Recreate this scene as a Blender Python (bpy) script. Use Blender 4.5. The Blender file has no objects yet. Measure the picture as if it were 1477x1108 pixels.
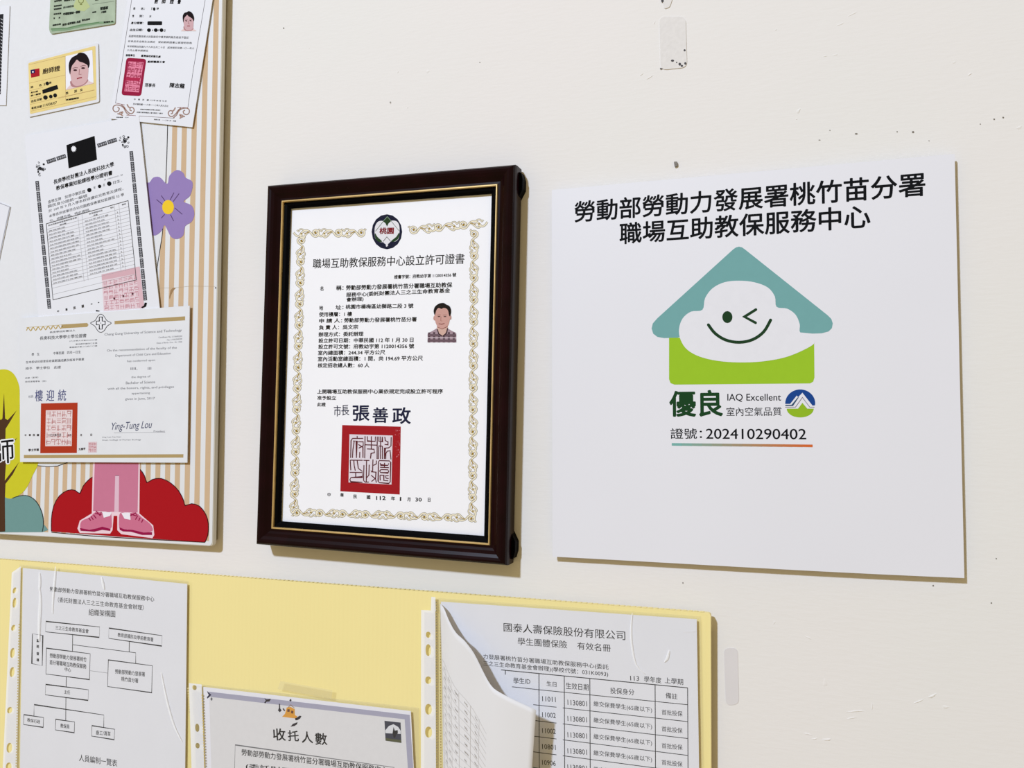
import bpy, math, random
from mathutils import Vector
from math import sin, cos, pi

# ---------------------------------------------------------------- camera, light, exposure
SC = bpy.context.scene
COL = SC.collection
FPX = 1245.38
YAW, PIT, ROL = .3495, .0415, .0095
CAM = Vector((.1242, -.6728, 1.5))
FW = Vector((-sin(YAW)*cos(PIT), cos(YAW)*cos(PIT), sin(PIT)))
_r = Vector((cos(YAW), sin(YAW), 0)); _u = _r.cross(FW)
RT = _r*cos(ROL) + _u*sin(ROL)
UP = _u*cos(ROL) - _r*sin(ROL)
from mathutils import Matrix
cd = bpy.data.cameras.new('camera'); cam = bpy.data.objects.new('camera', cd); COL.objects.link(cam)
cd.sensor_fit = 'HORIZONTAL'; cd.sensor_width = 36; cd.lens = 36*FPX/1477; cd.clip_start = .01; cd.clip_end = 50
m = Matrix.Identity(4)
for i in range(3):
    m[i][0] = RT[i]; m[i][1] = UP[i]; m[i][2] = -FW[i]; m[i][3] = CAM[i]
cam.matrix_world = m
SC.camera = cam

w = bpy.data.worlds.new('world'); SC.world = w; w.use_nodes = True
w.node_tree.nodes['Background'].inputs[0].default_value = (.44, .345, .18, 1)
w.node_tree.nodes['Background'].inputs[1].default_value = 1.0

def area(name, loc, target, sx, sy, power, col):
    l = bpy.data.lights.new(name, 'AREA'); l.shape = 'RECTANGLE'; l.size = sx; l.size_y = sy
    l.energy = power; l.color = col
    o = bpy.data.objects.new(name, l); COL.objects.link(o); o.location = loc
    o.rotation_euler = (Vector(target)-Vector(loc)).to_track_quat('-Z', 'Y').to_euler()
    return o
area('ceiling_lamp', (-1.65, -5.0, 4.75), (-.25, 0, 1.5), .34, .34, 384, (.625, .735, .93))

SC.view_settings.view_transform = 'Standard'; SC.view_settings.look = 'None'
SC.view_settings.exposure = 0.0; SC.view_settings.gamma = 1; SC.view_settings.use_curve_mapping = False

# ---------------------------------------------------------------- helpers
def P(px, py, d=0.0):
    """the real point at depth d in front of the wall that the photograph shows at a pixel"""
    v = RT*((px-738.5)/FPX) - UP*((py-554)/FPX) + FW
    t = (-d-CAM.y)/v.y
    return CAM + v*t

def lin(c):
    return tuple(((x/255)/12.92 if x/255 <= .04045 else ((x/255+.055)/1.055)**2.4) for x in c)

MATS = {}
def mat(name, rgb, rough=.6, var=.0, scale=40, bump=0.0, spec=.3, coat=0.0, metal=0.0, bscale=300):
    if name in MATS: return MATS[name]
    M = bpy.data.materials.new(name); M.use_nodes = True
    nt = M.node_tree; b = nt.nodes['Principled BSDF']; c = lin(rgb)
    b.inputs['Base Color'].default_value = (*c, 1); b.inputs['Roughness'].default_value = rough
    b.inputs['Specular IOR Level'].default_value = spec
    b.inputs['Coat Weight'].default_value = coat; b.inputs['Metallic'].default_value = metal
    tc = nt.nodes.new('ShaderNodeTexCoord')
    if var > 0:
        n = nt.nodes.new('ShaderNodeTexNoise'); n.inputs['Scale'].default_value = scale; n.inputs['Detail'].default_value = 3
        nt.links.new(tc.outputs['Object'], n.inputs['Vector'])
        r = nt.nodes.new('ShaderNodeValToRGB')
        r.color_ramp.elements[0].position = .3; r.color_ramp.elements[1].position = .7
        r.color_ramp.elements[0].color = (*[x*(1-var) for x in c], 1)
        r.color_ramp.elements[1].color = (*[min(1, x*(1+var)) for x in c], 1)
        nt.links.new(n.outputs['Fac'], r.inputs[0]); nt.links.new(r.outputs[0], b.inputs['Base Color'])
    if bump > 0:
        n = nt.nodes.new('ShaderNodeTexNoise'); n.inputs['Scale'].default_value = bscale; n.inputs['Detail'].default_value = 4
        nt.links.new(tc.outputs['Object'], n.inputs['Vector'])
        bm = nt.nodes.new('ShaderNodeBump'); bm.inputs['Strength'].default_value = bump; bm.inputs['Distance'].default_value = .0006
        nt.links.new(n.outputs['Fac'], bm.inputs['Height']); nt.links.new(bm.outputs[0], b.inputs['Normal'])
    MATS[name] = M
    return M

def ink(rgb): return mat('ink_%d_%d_%d' % rgb, rgb, .7, .012, 200, 0, .06)

def film(name, tint, gloss, rough, opac=0.0, bump=0.0, bscale=14, col=(235, 235, 238), strx=1.0):
    """clear plastic or glass: transparent, with a real glossy reflection on top"""
    if name in MATS: return MATS[name]
    M = bpy.data.materials.new(name); M.use_nodes = True; nt = M.node_tree
    for n in list(nt.nodes): nt.nodes.remove(n)
    o = nt.nodes.new('ShaderNodeOutputMaterial')
    t = nt.nodes.new('ShaderNodeBsdfTransparent'); t.inputs[0].default_value = (tint, tint, tint, 1)
    g = nt.nodes.new('ShaderNodeBsdfGlossy'); g.inputs['Roughness'].default_value = rough
    mx = nt.nodes.new('ShaderNodeMixShader'); mx.inputs[0].default_value = gloss
    nt.links.new(t.outputs[0], mx.inputs[1]); nt.links.new(g.outputs[0], mx.inputs[2])
    last = mx
    if opac > 0:
        d = nt.nodes.new('ShaderNodeBsdfDiffuse'); d.inputs[0].default_value = (*lin(col), 1)
        m2 = nt.nodes.new('ShaderNodeMixShader'); m2.inputs[0].default_value = opac
        nt.links.new(mx.outputs[0], m2.inputs[1]); nt.links.new(d.outputs[0], m2.inputs[2]); last = m2
    if bump > 0:
        tc = nt.nodes.new('ShaderNodeTexCoord'); mp = nt.nodes.new('ShaderNodeMapping')
        mp.inputs['Scale'].default_value = (strx, 1, .35)
        n = nt.nodes.new('ShaderNodeTexNoise'); n.inputs['Scale'].default_value = bscale; n.inputs['Detail'].default_value = 3
        b = nt.nodes.new('ShaderNodeBump'); b.inputs['Strength'].default_value = bump; b.inputs['Distance'].default_value = .01
        nt.links.new(tc.outputs['Object'], mp.inputs[0]); nt.links.new(mp.outputs[0], n.inputs['Vector'])
        nt.links.new(n.outputs['Fac'], b.inputs['Height']); nt.links.new(b.outputs[0], g.inputs['Normal'])
    nt.links.new(last.outputs[0], o.inputs[0])
    MATS[name] = M
    return M

def thing(name, label, cat, loc, group=None):
    o = bpy.data.objects.new(name, None); COL.objects.link(o); o.location = loc
    o.empty_display_size = .01
    o['label'] = label; o['category'] = cat
    if group: o['group'] = group
    return o

def base_of(par):
    v = Vector((0, 0, 0))
    while par is not None:
        v += Vector(par.location); par = par.parent
    return v

def obj(name, verts, faces, material, par=None, label=None, kind=None, smooth=False):
    b = base_of(par)
    me = bpy.data.meshes.new(name)
    me.from_pydata([tuple(Vector(v)-b) for v in verts], [], faces)
    me.update()
    if material: me.materials.append(material)
    if smooth:
        for p in me.polygons: p.use_smooth = True
    o = bpy.data.objects.new(name, me); COL.objects.link(o)
    if par is not None: o.parent = par
    if label: o['label'] = label
    if kind: o['kind'] = kind
    return o

def slab_geo(pts, d, th):
    """a flat sheet: outline given in pixels (clockwise from top left), front at depth d, thickness th"""
    f = [P(x, y, d) for x, y in pts]; n = len(f)
    vs = f + [v+Vector((0, th, 0)) for v in f]
    fs = [list(range(n)), list(range(2*n-1, n-1, -1))]
    for i in range(n):
        j = (i+1) % n; fs.append([i, i+n, j+n, j])
    return vs, fs

def slab(name, pts, d, th, material, par=None, label=None, kind=None):
    vs, fs = slab_geo(pts, d, th)
    if material.name.startswith('sleeve_') or material.name.startswith('clear_'):   # clear film: one skin
        vs, fs = vs[:len(pts)], fs[:1]
    return obj(name, vs, fs, material, par, label, kind)

def rnd(pts, r, k=5):
    out = []; n = len(pts)
    for i in range(n):
        a = Vector(pts[i-1]); b = Vector(pts[i]); c = Vector(pts[(i+1) % n])
        u = (a-b).normalized()*min(r, (a-b).length/2); v = (c-b).normalized()*min(r, (c-b).length/2)
        for q in range(k+1):
            t = q/k
            out.append(tuple((b+u)*(1-t)**2 + b*2*t*(1-t) + (b+v)*t*t))
    return out

def smooth_poly(pts, k=4, closed=True):
    """Catmull-Rom through traced points"""
    n = len(pts); out = []
    rng = range(n) if closed else range(n-1)
    for i in rng:
        g = (lambda j: Vector(pts[j % n])) if closed else (lambda j: Vector(pts[max(0, min(n-1, j))]))
        p0, p1, p2, p3 = g(i-1), g(i), g(i+1), g(i+2)
        for q in range(k):
            t = q/k
            out.append(tuple(.5*((2*p1) + (p2-p0)*t + (2*p0-5*p1+4*p2-p3)*t*t + (3*p1-p0-3*p2+p3)*t**3)))
    if not closed: out.append(tuple(pts[-1]))
    return out

def ell(cx, cy, rx, ry, n=20, a0=0, a1=2*pi):
    return [(cx+rx*cos(a0+(a1-a0)*i/n), cy+ry*sin(a0+(a1-a0)*i/n)) for i in range(n)]

def ribbon(pts, w, closed=False):
    """quads along a polyline, w wide"""
    n = len(pts); V = [Vector(p) for p in pts]; L = []; R_ = []
    for i in range(n):
        if closed: a, c = V[i-1], V[(i+1) % n]
        else: a, c = V[max(0, i-1)], V[min(n-1, i+1)]
        d = (c-a)
        if d.length < 1e-9: d = Vector((1, 0))
        d.normalize(); nn = Vector((-d.y, d.x))
        if 0 < i < n-1 or closed:
            e = (V[i]-V[i-1]); 
            if e.length > 1e-9:
                e.normalize(); k = max(.45, abs(e.dot(d)))
                nn = nn/k
        L.append(V[i]+nn*w/2); R_.append(V[i]-nn*w/2)
    q = []
    for i in range(n if closed else n-1):
        j = (i+1) % n
        q.append([tuple(L[i]), tuple(L[j]), tuple(R_[j]), tuple(R_[i])])
    return q

class Print:
    """flat print on a sheet: collects shapes per ink, then makes one part per ink"""
    def __init__(s, par, d, region=(0, 0, 1)):
        s.seq = 0
        s.par = par; s.d = d; s.z = region; s.data = {}
        s.lift = 0
    def px(s, x, y): return (s.z[0]+x/s.z[2], s.z[1]+y/s.z[2])
    def _b(s, rgb, name):
        return s.data.setdefault((name, rgb), ([], []))
    def poly(s, pts, rgb, name='printed_mark', lift=0):
        V, F = s._b(rgb, name); n = len(V); s.seq = (s.seq+1) % 14
        V.extend(P(*s.px(x, y), s.d+.00004*(1+lift)+s.seq*2.6e-6) for x, y in pts); F.append(list(range(n, n+len(pts))))
    def line(s, pts, w, rgb, name='printed_mark', closed=False, lift=0):
        for q in ribbon(pts, w, closed): s.poly(q, rgb, name, lift)
    def dot(s, x, y, rx, ry, rgb, name='printed_mark', lift=0):
        s.poly(ell(x, y, rx, ry, 16), rgb, name, lift)
    def text(s, t, x0, y0, x1, y1, h, rgb=(22, 22, 24), bold=.0, name='printed_text', shear=0.0, res=2, lift=0):
        gv, gf = glyphs(t, 0, res, shear)
        if not gv: return
        if bold > .012: sh_ = [(bold*cos(i*pi/4), bold*sin(i*pi/4)) for i in range(8)]
        elif bold > .001: sh_ = [(-bold, 0), (bold, bold*.5), (0, -bold*.5)]
        else: sh_ = [(0, 0)]
        n0 = len(gv)
        if len(sh_) > 1:
            gf = [[i+k_*n0 for i in f] for k_ in range(len(sh_)) for f in gf]
            gv = [(v[0]+a, v[1]+b_, k_) for k_, (a, b_) in enumerate(sh_) for v in gv]
        else: gv = [(v[0], v[1], 0) for v in gv]
        X0 = min(v[0] for v in gv); X1 = max(v[0] for v in gv); Y0 = min(v[1] for v in gv); Y1 = max(v[1] for v in gv)
        d = s.d+.00004*(1+lift)
        A = P(*s.px(x0, y0), d); B = P(*s.px(x1, y1), d); C = P(*s.px(x0, y0-h), d)
        ex = (B-A); L = ex.length; ex.normalize(); ey = Vector((-ex.z, 0, ex.x))
        H = (C-A).length*abs((C-A).normalized().dot(ey))
        H = (C-A).length
        V, F = s._b(rgb, name); n = len(V)
        sx = L/(X1-X0); sy = H/(Y1-Y0)
        V.extend(A + ex*((v[0]-X0)*sx) + ey*((v[1]-Y0)*sy) + Vector((0, -4.5e-6*v[2], 0)) for v in gv)
        F.extend([[i+n for i in f] for f in gf])
    def done(s):
        for (name, rgb), (V, F) in s.data.items():
            many = name in ('printed_text', 'border_ornament', 'seal_script', 'seal_wear', 'table_rule', 'chart_line', 'printed_rule', 'printed_mark',
                            'marker_blot', 'portrait_photo', 'drawing', 'border_line', 'printed_band', 'stamp_script', 'scuff', 'ornate_bar')
            obj(name, V, F, ink(rgb), s.par, kind='stuff' if many else None)
        s.data = {}

_gc = {}
def glyphs(t, bold, res, shear):
    k = (t, bold, res, shear)
    if k in _gc: return _gc[k]
    c = bpy.data.curves.new('t', 'FONT'); c.body = t; c.resolution_u = res; c.offset = bold; c.shear = shear
    o = bpy.data.objects.new('t', c); COL.objects.link(o)
    dg = bpy.context.evaluated_depsgraph_get(); me = bpy.data.meshes.new_from_object(o.evaluated_get(dg))
    out = ([tuple(v.co[:2]) for v in me.vertices], [list(p.vertices) for p in me.polygons])
    bpy.data.objects.remove(o); bpy.data.curves.remove(c); bpy.data.meshes.remove(me)
    _gc[k] = out
    return out

def maze(pr, quad, nx, ny, w, rgb, seed, name='seal_script', lift=2):
    """right-angled seal-script strokes filling a quad"""
    rn = random.Random(seed)
    def q(u, v):
        a, b, c, d = [Vector(p) for p in quad]
        return tuple((a*(1-u)+b*u)*(1-v) + (d*(1-u)+c*u)*v)
    for i in range(nx):
        for j in range(ny):
            u0, v0, du, dv = (i+.12)/nx, (j+.1)/ny, .76/nx, .8/ny
            for k in range(3):
                t = rn.random()
                if t < .4:
                    y = v0+dv*(k+.3)/3; pr.line([q(u0, y), q(u0+du, y)], w, rgb, name, lift=lift)
                elif t < .7:
                    x = u0+du*(k+.4)/3; pr.line([q(x, v0), q(x, v0+dv)], w, rgb, name, lift=lift)
                else:
                    y = v0+dv*(k)/3
                    pr.line([q(u0, y+dv*.3), q(u0, y), q(u0+du, y), q(u0+du, y+dv*.35)], w, rgb, name, lift=lift)

def spiral(cx, cy, r, a0, turns, n=14, sgn=1):
    return [(cx+r*(1-.75*i/n)*cos(a0+sgn*turns*2*pi*i/n), cy+r*(1-.75*i/n)*sin(a0+sgn*turns*2*pi*i/n)) for i in range(n+1)]

BLK = (22, 22, 24)
# ---------------------------------------------------------------- wall
def wall_material():
    M = bpy.data.materials.new('wall_paint'); M.use_nodes = True; nt = M.node_tree; b = nt.nodes['Principled BSDF']
    b.inputs['Roughness'].default_value = .75; b.inputs['Specular IOR Level'].default_value = .2
    tc = nt.nodes.new('ShaderNodeTexCoord')
    n = nt.nodes.new('ShaderNodeTexNoise'); n.inputs['Scale'].default_value = 3.0; n.inputs['Detail'].default_value = 2
    nt.links.new(tc.outputs['Object'], n.inputs['Vector'])
    r = nt.nodes.new('ShaderNodeValToRGB'); r.color_ramp.elements[0].position = .35; r.color_ramp.elements[1].position = .68
    r.color_ramp.elements[0].color = (*lin((231, 228, 223)), 1); r.color_ramp.elements[1].color = (*lin((234, 228, 224)), 1)
    nt.links.new(n.outputs['Fac'], r.inputs[0]); nt.links.new(r.outputs[0], b.inputs['Base Color'])
    # roller texture: fine grain stretched sideways, plus broad trowel waves
    mp = nt.nodes.new('ShaderNodeMapping'); mp.inputs['Scale'].default_value = (90, 90, 420)
    n2 = nt.nodes.new('ShaderNodeTexNoise'); n2.inputs['Scale'].default_value = 1; n2.inputs['Detail'].default_value = 4
    nt.links.new(tc.outputs['Object'], mp.inputs[0]); nt.links.new(mp.outputs[0], n2.inputs['Vector'])
    n3 = nt.nodes.new('ShaderNodeTexNoise'); n3.inputs['Scale'].default_value = 22; n3.inputs['Detail'].default_value = 5
    nt.links.new(tc.outputs['Object'], n3.inputs['Vector'])
    b1 = nt.nodes.new('ShaderNodeBump'); b1.inputs['Strength'].default_value = .22; b1.inputs['Distance'].default_value = .0006
    b2 = nt.nodes.new('ShaderNodeBump'); b2.inputs['Strength'].default_value = .30; b2.inputs['Distance'].default_value = .0012
    nt.links.new(n2.outputs['Fac'], b1.inputs['Height']); nt.links.new(n3.outputs['Fac'], b2.inputs['Height'])
    nt.links.new(b1.outputs[0], b2.inputs['Normal']); nt.links.new(b2.outputs[0], b.inputs['Normal'])
    return M
WM = wall_material()
vs = [(-3, 0, 0), (2.5, 0, 0), (2.5, 0, 2.75), (-3, 0, 2.75), (-3, .12, 0), (2.5, .12, 0), (2.5, .12, 2.75), (-3, .12, 2.75)]
wall = obj('wall_back', vs, [[0, 1, 2, 3], [7, 6, 5, 4], [0, 4, 5, 1], [3, 2, 6, 7], [0, 3, 7, 4], [1, 5, 6, 2]], WM)
wall['kind'] = 'structure'; wall['label'] = 'cream painted wall with small scars and tape marks'

# small raised flakes, filler ridges and pin holes in the paint
V = []; F = []
def blob(cx, cy, L, wd, ang, h):
    c = P(cx, cy, 0); n = len(V); K = 10
    ca, sa = cos(ang), sin(ang)
    ring = []
    for s_, hh in ((1, 0), (.6, .8), (.25, 1)):
        for i in range(K):
            a = 2*pi*i/K; jx = 1+.25*sin(a*3+cx)
            x = L*s_*cos(a)*jx; z = wd*s_*sin(a)*jx
            V.append((c.x+x*ca-z*sa, -h*hh+.0001*(hh == 0), c.z+x*sa+z*ca))
    for r_ in range(2):
        for i in range(K):
            j = (i+1) % K; F.append([n+r_*K+i, n+r_*K+j, n+(r_+1)*K+j, n+(r_+1)*K+i])
    F.append([n+2*K+i for i in range(K)])
for a in ((1152, 160, 4, 2, 1.0, .6), (1149, 172, 1.5, .8, 0, .4), (1190, 81, 3, 1, 0, .3), (1205, 79, 4, 1, .1, .3), (1399, 107, 3, 1.2, .6, .5),
          (1119, 43, 1.5, .7, 0, .4), (1165, 1059, 6, 1.0, -.1, .5), (1175, 1066, 4, 1, .3, .5), (1193, 1067, 6, 1.4, .15, .7), (1235, 1026, 12, 1.1, .2, .5),
          (1228, 1036, 7, 1, .3, .4), (1258, 1020, 5, .6, 1.5, .4), (1325, 1012, 8, .9, .5, .5), (1345, 1004, 6, 1.6, .6, .7), (1364, 1020, 4, 2, 0, .4),
          (1166, 920, 5, 1.2, -.4, .35), (1117, 898, 3, 1.4, 1.2, .3), (937, 112, 6, .7, .45, .5), (925, 108, 4, .5, .5, .4), (944, 33, 3, 1, 1.1, .4),
          (574, 104, 2, 1, 1.2, .4), (617, 103, 4, 2.5, .2, .3), (446, 70, 2, .8, 0, .3), (588, 155, 1.8, 1, 1.3, .4), (563, 149, 1.2, 1.6, 0, .5), (1190, 985, 3, 6, 0, .25),
          (1470, 184, 4, 2, .4, .3), (1376, 90, 3, 1.5, .2, .25), (1230, 20, 8, 1.2, .4, .3), (1212, 35, 6, 1.3, .3, .3)):
    blob(a[0], a[1], a[2]/1600, a[3]/1600, a[4], a[5]/1500)
obj('paint_blemish', V, F, WM, wall, kind='stuff', smooth=True)
V = []; F = []
for (x, y, rx, ry) in ((1235, 193, 2.2, 1.0), (1294, 190, .9, .9), (1317, 190.5, 1.8, 1.5), (1434, 172, 1.3, 1.1), (1447, 169.5, 1.3, 1.2), (1182, 202, 1.6, .5), (1197, 188, .8, .8),
                       (409, 40.5, 1, 1), (563, 148, 1.1, 1.6), (1346, 845, 1.2, 1.2), (1437, 806, 1, 1), (985, 841, 1.0, 1), (1340, 203, .7, .7), (1414, 179, .8, .8), (1430, 870, 1.1, 1.1), (955, 99, 1.2, 1.2), (692, 90, .8, .6)):
    n = len(V); e = [P(a, b, .0002) for a, b in ell(x, y, rx, ry, 8)]; V += e; F.append(list(range(n, n+8)))
obj('pin_hole', V, F, ink((125, 118, 108)), wall, kind='stuff')

# tape residue on the wall
RES = mat('tape_residue', (223, 218, 213), .55, .03, 300, .25, .2)
def residue(pts, label, spots=(), d=.0006, material=RES):
    c = P(*pts[0], 0)
    t = thing('tape_residue', label, 'tape', c)
    slab('tape_film', pts, d, d*.9, material, t)
    if spots:
        V = []; F = []
        for (x, y, rx, ry) in spots:
            n = len(V); e = [P(a, b, d+.00008) for a, b in ell(x, y, rx, ry, 9)]; V += e; F.append(list(range(n, n+9)))
        obj('dirt_spot', V, F, ink((82, 80, 82)), t)
residue(rnd([(951, 24), (989, 24), (991, 97), (953, 101)], 9), 'rounded strip of old tape left high on the wall above the white sign',
        [(970, 87.5, 2.4, 1.6), (980.5, 92.5, 2, 2.2), (983.5, 95, 1.8, 1.6), (988.5, 91.5, 1.6, 2), (987.5, 72.5, 1.6, 1.6), (953, 99, 1.1, 1.1), (976, 90, 1, 1)])
residue(rnd([(954, -8), (972, -8), (966, 10), (958, 13)], 3), 'small torn scrap of tape at the very top edge of the view', [(955.5, 1, 2, 2.5)])
residue(rnd([(1044, 935), (1064, 935), (1066, 1016), (1047, 1018)], 8), 'pale grey mark of removed tape right of the yellow board', (), .0003, mat('tape_mark', (220, 215, 214), .6, .02))
ms = thing('wall_plug', 'tiny dark screw plug in the wall just above the white sign', 'screw', P(974, 237, 0))
slab('plug_body', rnd([(972, 233), (977, 233), (977.5, 239), (973, 241)], 1.5), .0016, .0016, mat('plug', (120, 112, 102), .5, .2, 900), ms)

# ---------------------------------------------------------------- white sign
d = .0073
sg = thing('wall_sign', 'large white square sign with a green and teal house, smiling cloud and black lettering', 'sign', P(1100, 540, 0))
SW = mat('sign_white', (228, 227, 232), .5, .012, 6, .05, .35)
quad = [(796, 274), (1377, 222), (1391, 834), (797, 803)]
def warped(pts, n=10):
    out = []
    for i in range(4):
        a = Vector(pts[i]); b = Vector(pts[(i+1) % 4])
        for k in range(n):
            t = k/n; p = a*(1-t)+b*t
            if i == 2: p.y += 2.0*sin(pi*t)*(1-t)
            out.append(tuple(p))
    return out
slab('sign_panel', warped(quad), d, .0022, SW, sg)
slab('backing_board', [(803, 282), (1372, 231), (1385, 827), (804, 796)], .0051, .0049, mat('gap_shade_grey', (150, 140, 118), .9, .05), sg)  # board added behind the sign to darken the gap at its edge
p = Print(sg, d, (780, 210, 2.3078))
p.text('勞動部勞動力發展署桃竹苗分署', 112, 257, 1281, 168, 71, (18, 19, 22), .017, 'sign_lettering', res=4); p.done()
p.text('職場互助教保服務中心', 262, 330, 1098, 274, 72, (18, 19, 22), .017, 'sign_lettering', res=4); p.done()
roof = rnd([(660, 332), (978, 588), (966, 628), (860, 621), (600, 560), (455, 640), (372, 641), (362, 606)], 14, 5)
roof = rnd([(659, 326), (986, 590), (962, 629), (864, 621)], 24, 6)[3:] if False else [
    (640, 346), (650, 339), (660, 336.5), (670, 339), (680, 346), (955, 565), (967, 577), (972, 592), (969, 608), (958, 619), (935, 625), (905, 626), (862, 622),
    (700, 560), (455, 640), (410, 641), (388, 637), (374, 626), (369, 609), (373, 592), (388, 575)]
p.poly(roof, (117, 167, 166), 'roof_print')
p.poly([(427, 640), (520, 640), (860, 640), (910, 658), (911, 772), (907, 786), (896, 792), (445, 796), (432, 791), (427, 778)], (155, 195, 45), 'house_print')
cloud = smooth_poly([(538, 547), (500, 553), (472, 576), (460, 612), (466, 648), (488, 680), (530, 703), (590, 717), (660, 722), (735, 719), (810, 706), (870, 683), (911, 658),
                     (900, 640), (864, 623), (862, 595), (848, 563), (820, 543), (785, 537), (779, 502), (755, 472), (710, 455), (660, 450), (612, 455), (572, 475), (547, 508)], 4)
p.poly(cloud, (229, 228, 233), 'cloud_print', lift=2)
p.dot(621, 571, 17, 20, (33, 62, 36), 'face_print', 4)
for pl, wd in (([(716, 546), (678, 570), (715, 590)], 9), (smooth_poly([(558, 597), (580, 625), (615, 647), (660, 655), (705, 646), (742, 620), (765, 581)], 4, False), 10)):
    p.line(pl, wd, (33, 62, 36), 'face_print', lift=4)
    for q in (pl[0], pl[-1]): p.dot(q[0], q[1], wd/2, wd/2, (33, 62, 36), 'face_print', 4)
p.z = (780, 540, 2.3078)
p.text('優良', 428, 142, 607, 141, 88, (28, 66, 34), .026, 'sign_lettering', res=4); p.done()
p.text('IAQ Excellent', 621, 92, 800, 92, 27, (30, 30, 34), .008, 'sign_lettering', res=4); p.done()
p.text('室內空氣品質', 618, 139, 802, 138, 29, (30, 30, 34), .004, 'sign_lettering', res=3); p.done()
p.text('證號：', 432, 215, 537, 215, 35, (18, 19, 22), .008, 'sign_lettering', res=3); p.done()
p.text('202410290402', 550, 215, 884, 217, 34, (18, 19, 22), .008, 'sign_lettering', res=4); p.done()
NS = 14
for i in range(NS):
    t0, t1 = i/NS, (i+1)/NS; tm = (i+.5)/NS
    c = tuple(int(a+(b-a)*tm) for a, b in zip((118, 178, 172), (214, 104, 48)))
    y = 233
    p.poly([(436+469*t0, 229+5*t0), (436+469*t1, 229+5*t1), (436+469*t1, 238+5*t1), (436+469*t0, 237.5+5*t0)], c, 'rule_print')
# round mountain emblem
p.z = (1120, 550, 18.47)
cx, cy, rx, ry = 632, 590, 400, 372
up = [(cx+rx*cos(pi+pi*i/24*1.045), cy+ry*sin(pi+pi*i/24*1.045)) for i in range(25)]
p.poly(up + [(960, 650), (690, 305), (575, 425), (540, 380), (362, 605), (235, 605)], (30, 70, 140), 'emblem_print')
p.poly([(235, 628), (400, 628), (575, 420), (590, 432), (440, 660), (235, 660)], (50, 80, 110), 'emblem_print', lift=1)
lo = [(cx+rx*.9*cos(pi*i/20), 730+235*sin(pi*i/20)) for i in range(21)]
p.poly(lo + [(285, 730), (575, 730), (690, 575), (820, 730)], (146, 184, 40), 'emblem_print')
p.line([(230, 690), (505, 690), (690, 430), (885, 690), (1010, 690)], 13, (110, 95, 115), 'emblem_print', lift=2)
p.done()

# ---------------------------------------------------------------- framed certificate
FR_ROT = -.0123
FRM = mat('frame_lacquer', (24, 3, 7), .27, .25, 60, 0, .12, .0)
FRD = mat('frame_black', (5, 4, 5), .5, 0, 60, 0, .03)
GLD = mat('gold_leaf', (222, 190, 128), .33, .08, 120, 0, .5, 0, .55)
DO = .0146
_c = [P(418.5, 299.3, DO), P(709.6, 280, DO), P(698.5, 772.7, DO), P(404, 753.4, DO)]
cc = (_c[0]+_c[1]+_c[2]+_c[3])/4
fr = thing('picture_frame', 'dark maroon wooden picture frame with thin gold inner line, hanging left of the white sign', 'picture frame', (cc.x, 0, cc.z))
IW = ((_c[1]-_c[0]).length+(_c[2]-_c[3]).length)/2; IH = ((_c[3]-_c[0]).length+(_c[2]-_c[1]).length)/2     # opening
FC = Vector((cc.x, 0, cc.z))
def loc2w(x, z, dd):
    return Vector((FC.x + x*cos(FR_ROT)-z*sin(FR_ROT), -dd, FC.z + x*sin(FR_ROT)+z*cos(FR_ROT)))
def sweep(name, prof, material, smooth=False, label=None):
    for s in range(4):
        c = [(-1, 1), (1, 1), (1, -1), (-1, -1)]
        a, b = c[s], c[(s+1) % 4]
        V = []; F = []
        for (o_, dd) in prof:
            for q in (a, b):
                V.append(loc2w(q[0]*(IW/2+o_), q[1]*(IH/2+o_), dd))
        for i in range(len(prof)-1):
            F.append([2*i, 2*i+1, 2*i+3, 2*i+2])
        F.append([2*i for i in range(len(prof))]); F.append([2*i+1 for i in range(len(prof))][::-1])
        obj(name, V, F, material, fr, label)
sweep('rail', [(.0064, .0008), (.0064, .0176), (.0085, .0175), (.0105, .0186), (.013, .0206), (.0155, .0218), (.0175, .0222), (.0192, .0216), (.0205, .0200), (.0213, .0175), (.0216, .014), (.0214, .003), (.0208, .0008)], FRM)
sweep('gold_trim', [(.0047, .0155), (.0048, .0182), (.0053, .0190), (.0060, .0190), (.0065, .0182), (.0065, .0165)], GLD)
sweep('inner_lip', [(-.0002, .0132), (-.0002, .0146), (.0020, .0160), (.0048, .0165), (.0048, .014)], FRD)
slabv = [loc2w(x, z, dd) for dd in (.0128, .0138) for x, z in ((-IW/2, IH/2), (IW/2, IH/2), (IW/2, -IH/2), (-IW/2, -IH/2))]
obj('glass_pane', slabv, [[3, 2, 1, 0], [4, 5, 6, 7], [0, 1, 5, 4], [1, 2, 6, 5], [2, 3, 7, 6], [3, 0, 4, 7]], film('frame_glass', .995, .012, .03), fr)
bk = [loc2w(x, z, dd) for dd in (.0075, .0105) for x, z in ((-IW/2-.005, IH/2+.005), (IW/2+.005, IH/2+.005), (IW/2+.005, -IH/2-.005), (-IW/2-.005, -IH/2-.005))]
obj('backing_board', bk, [[3, 2, 1, 0], [4, 5, 6, 7], [0, 1, 5, 4], [1, 2, 6, 5], [2, 3, 7, 6], [3, 0, 4, 7]], mat('backing', (120, 95, 70), .9), fr)
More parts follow.
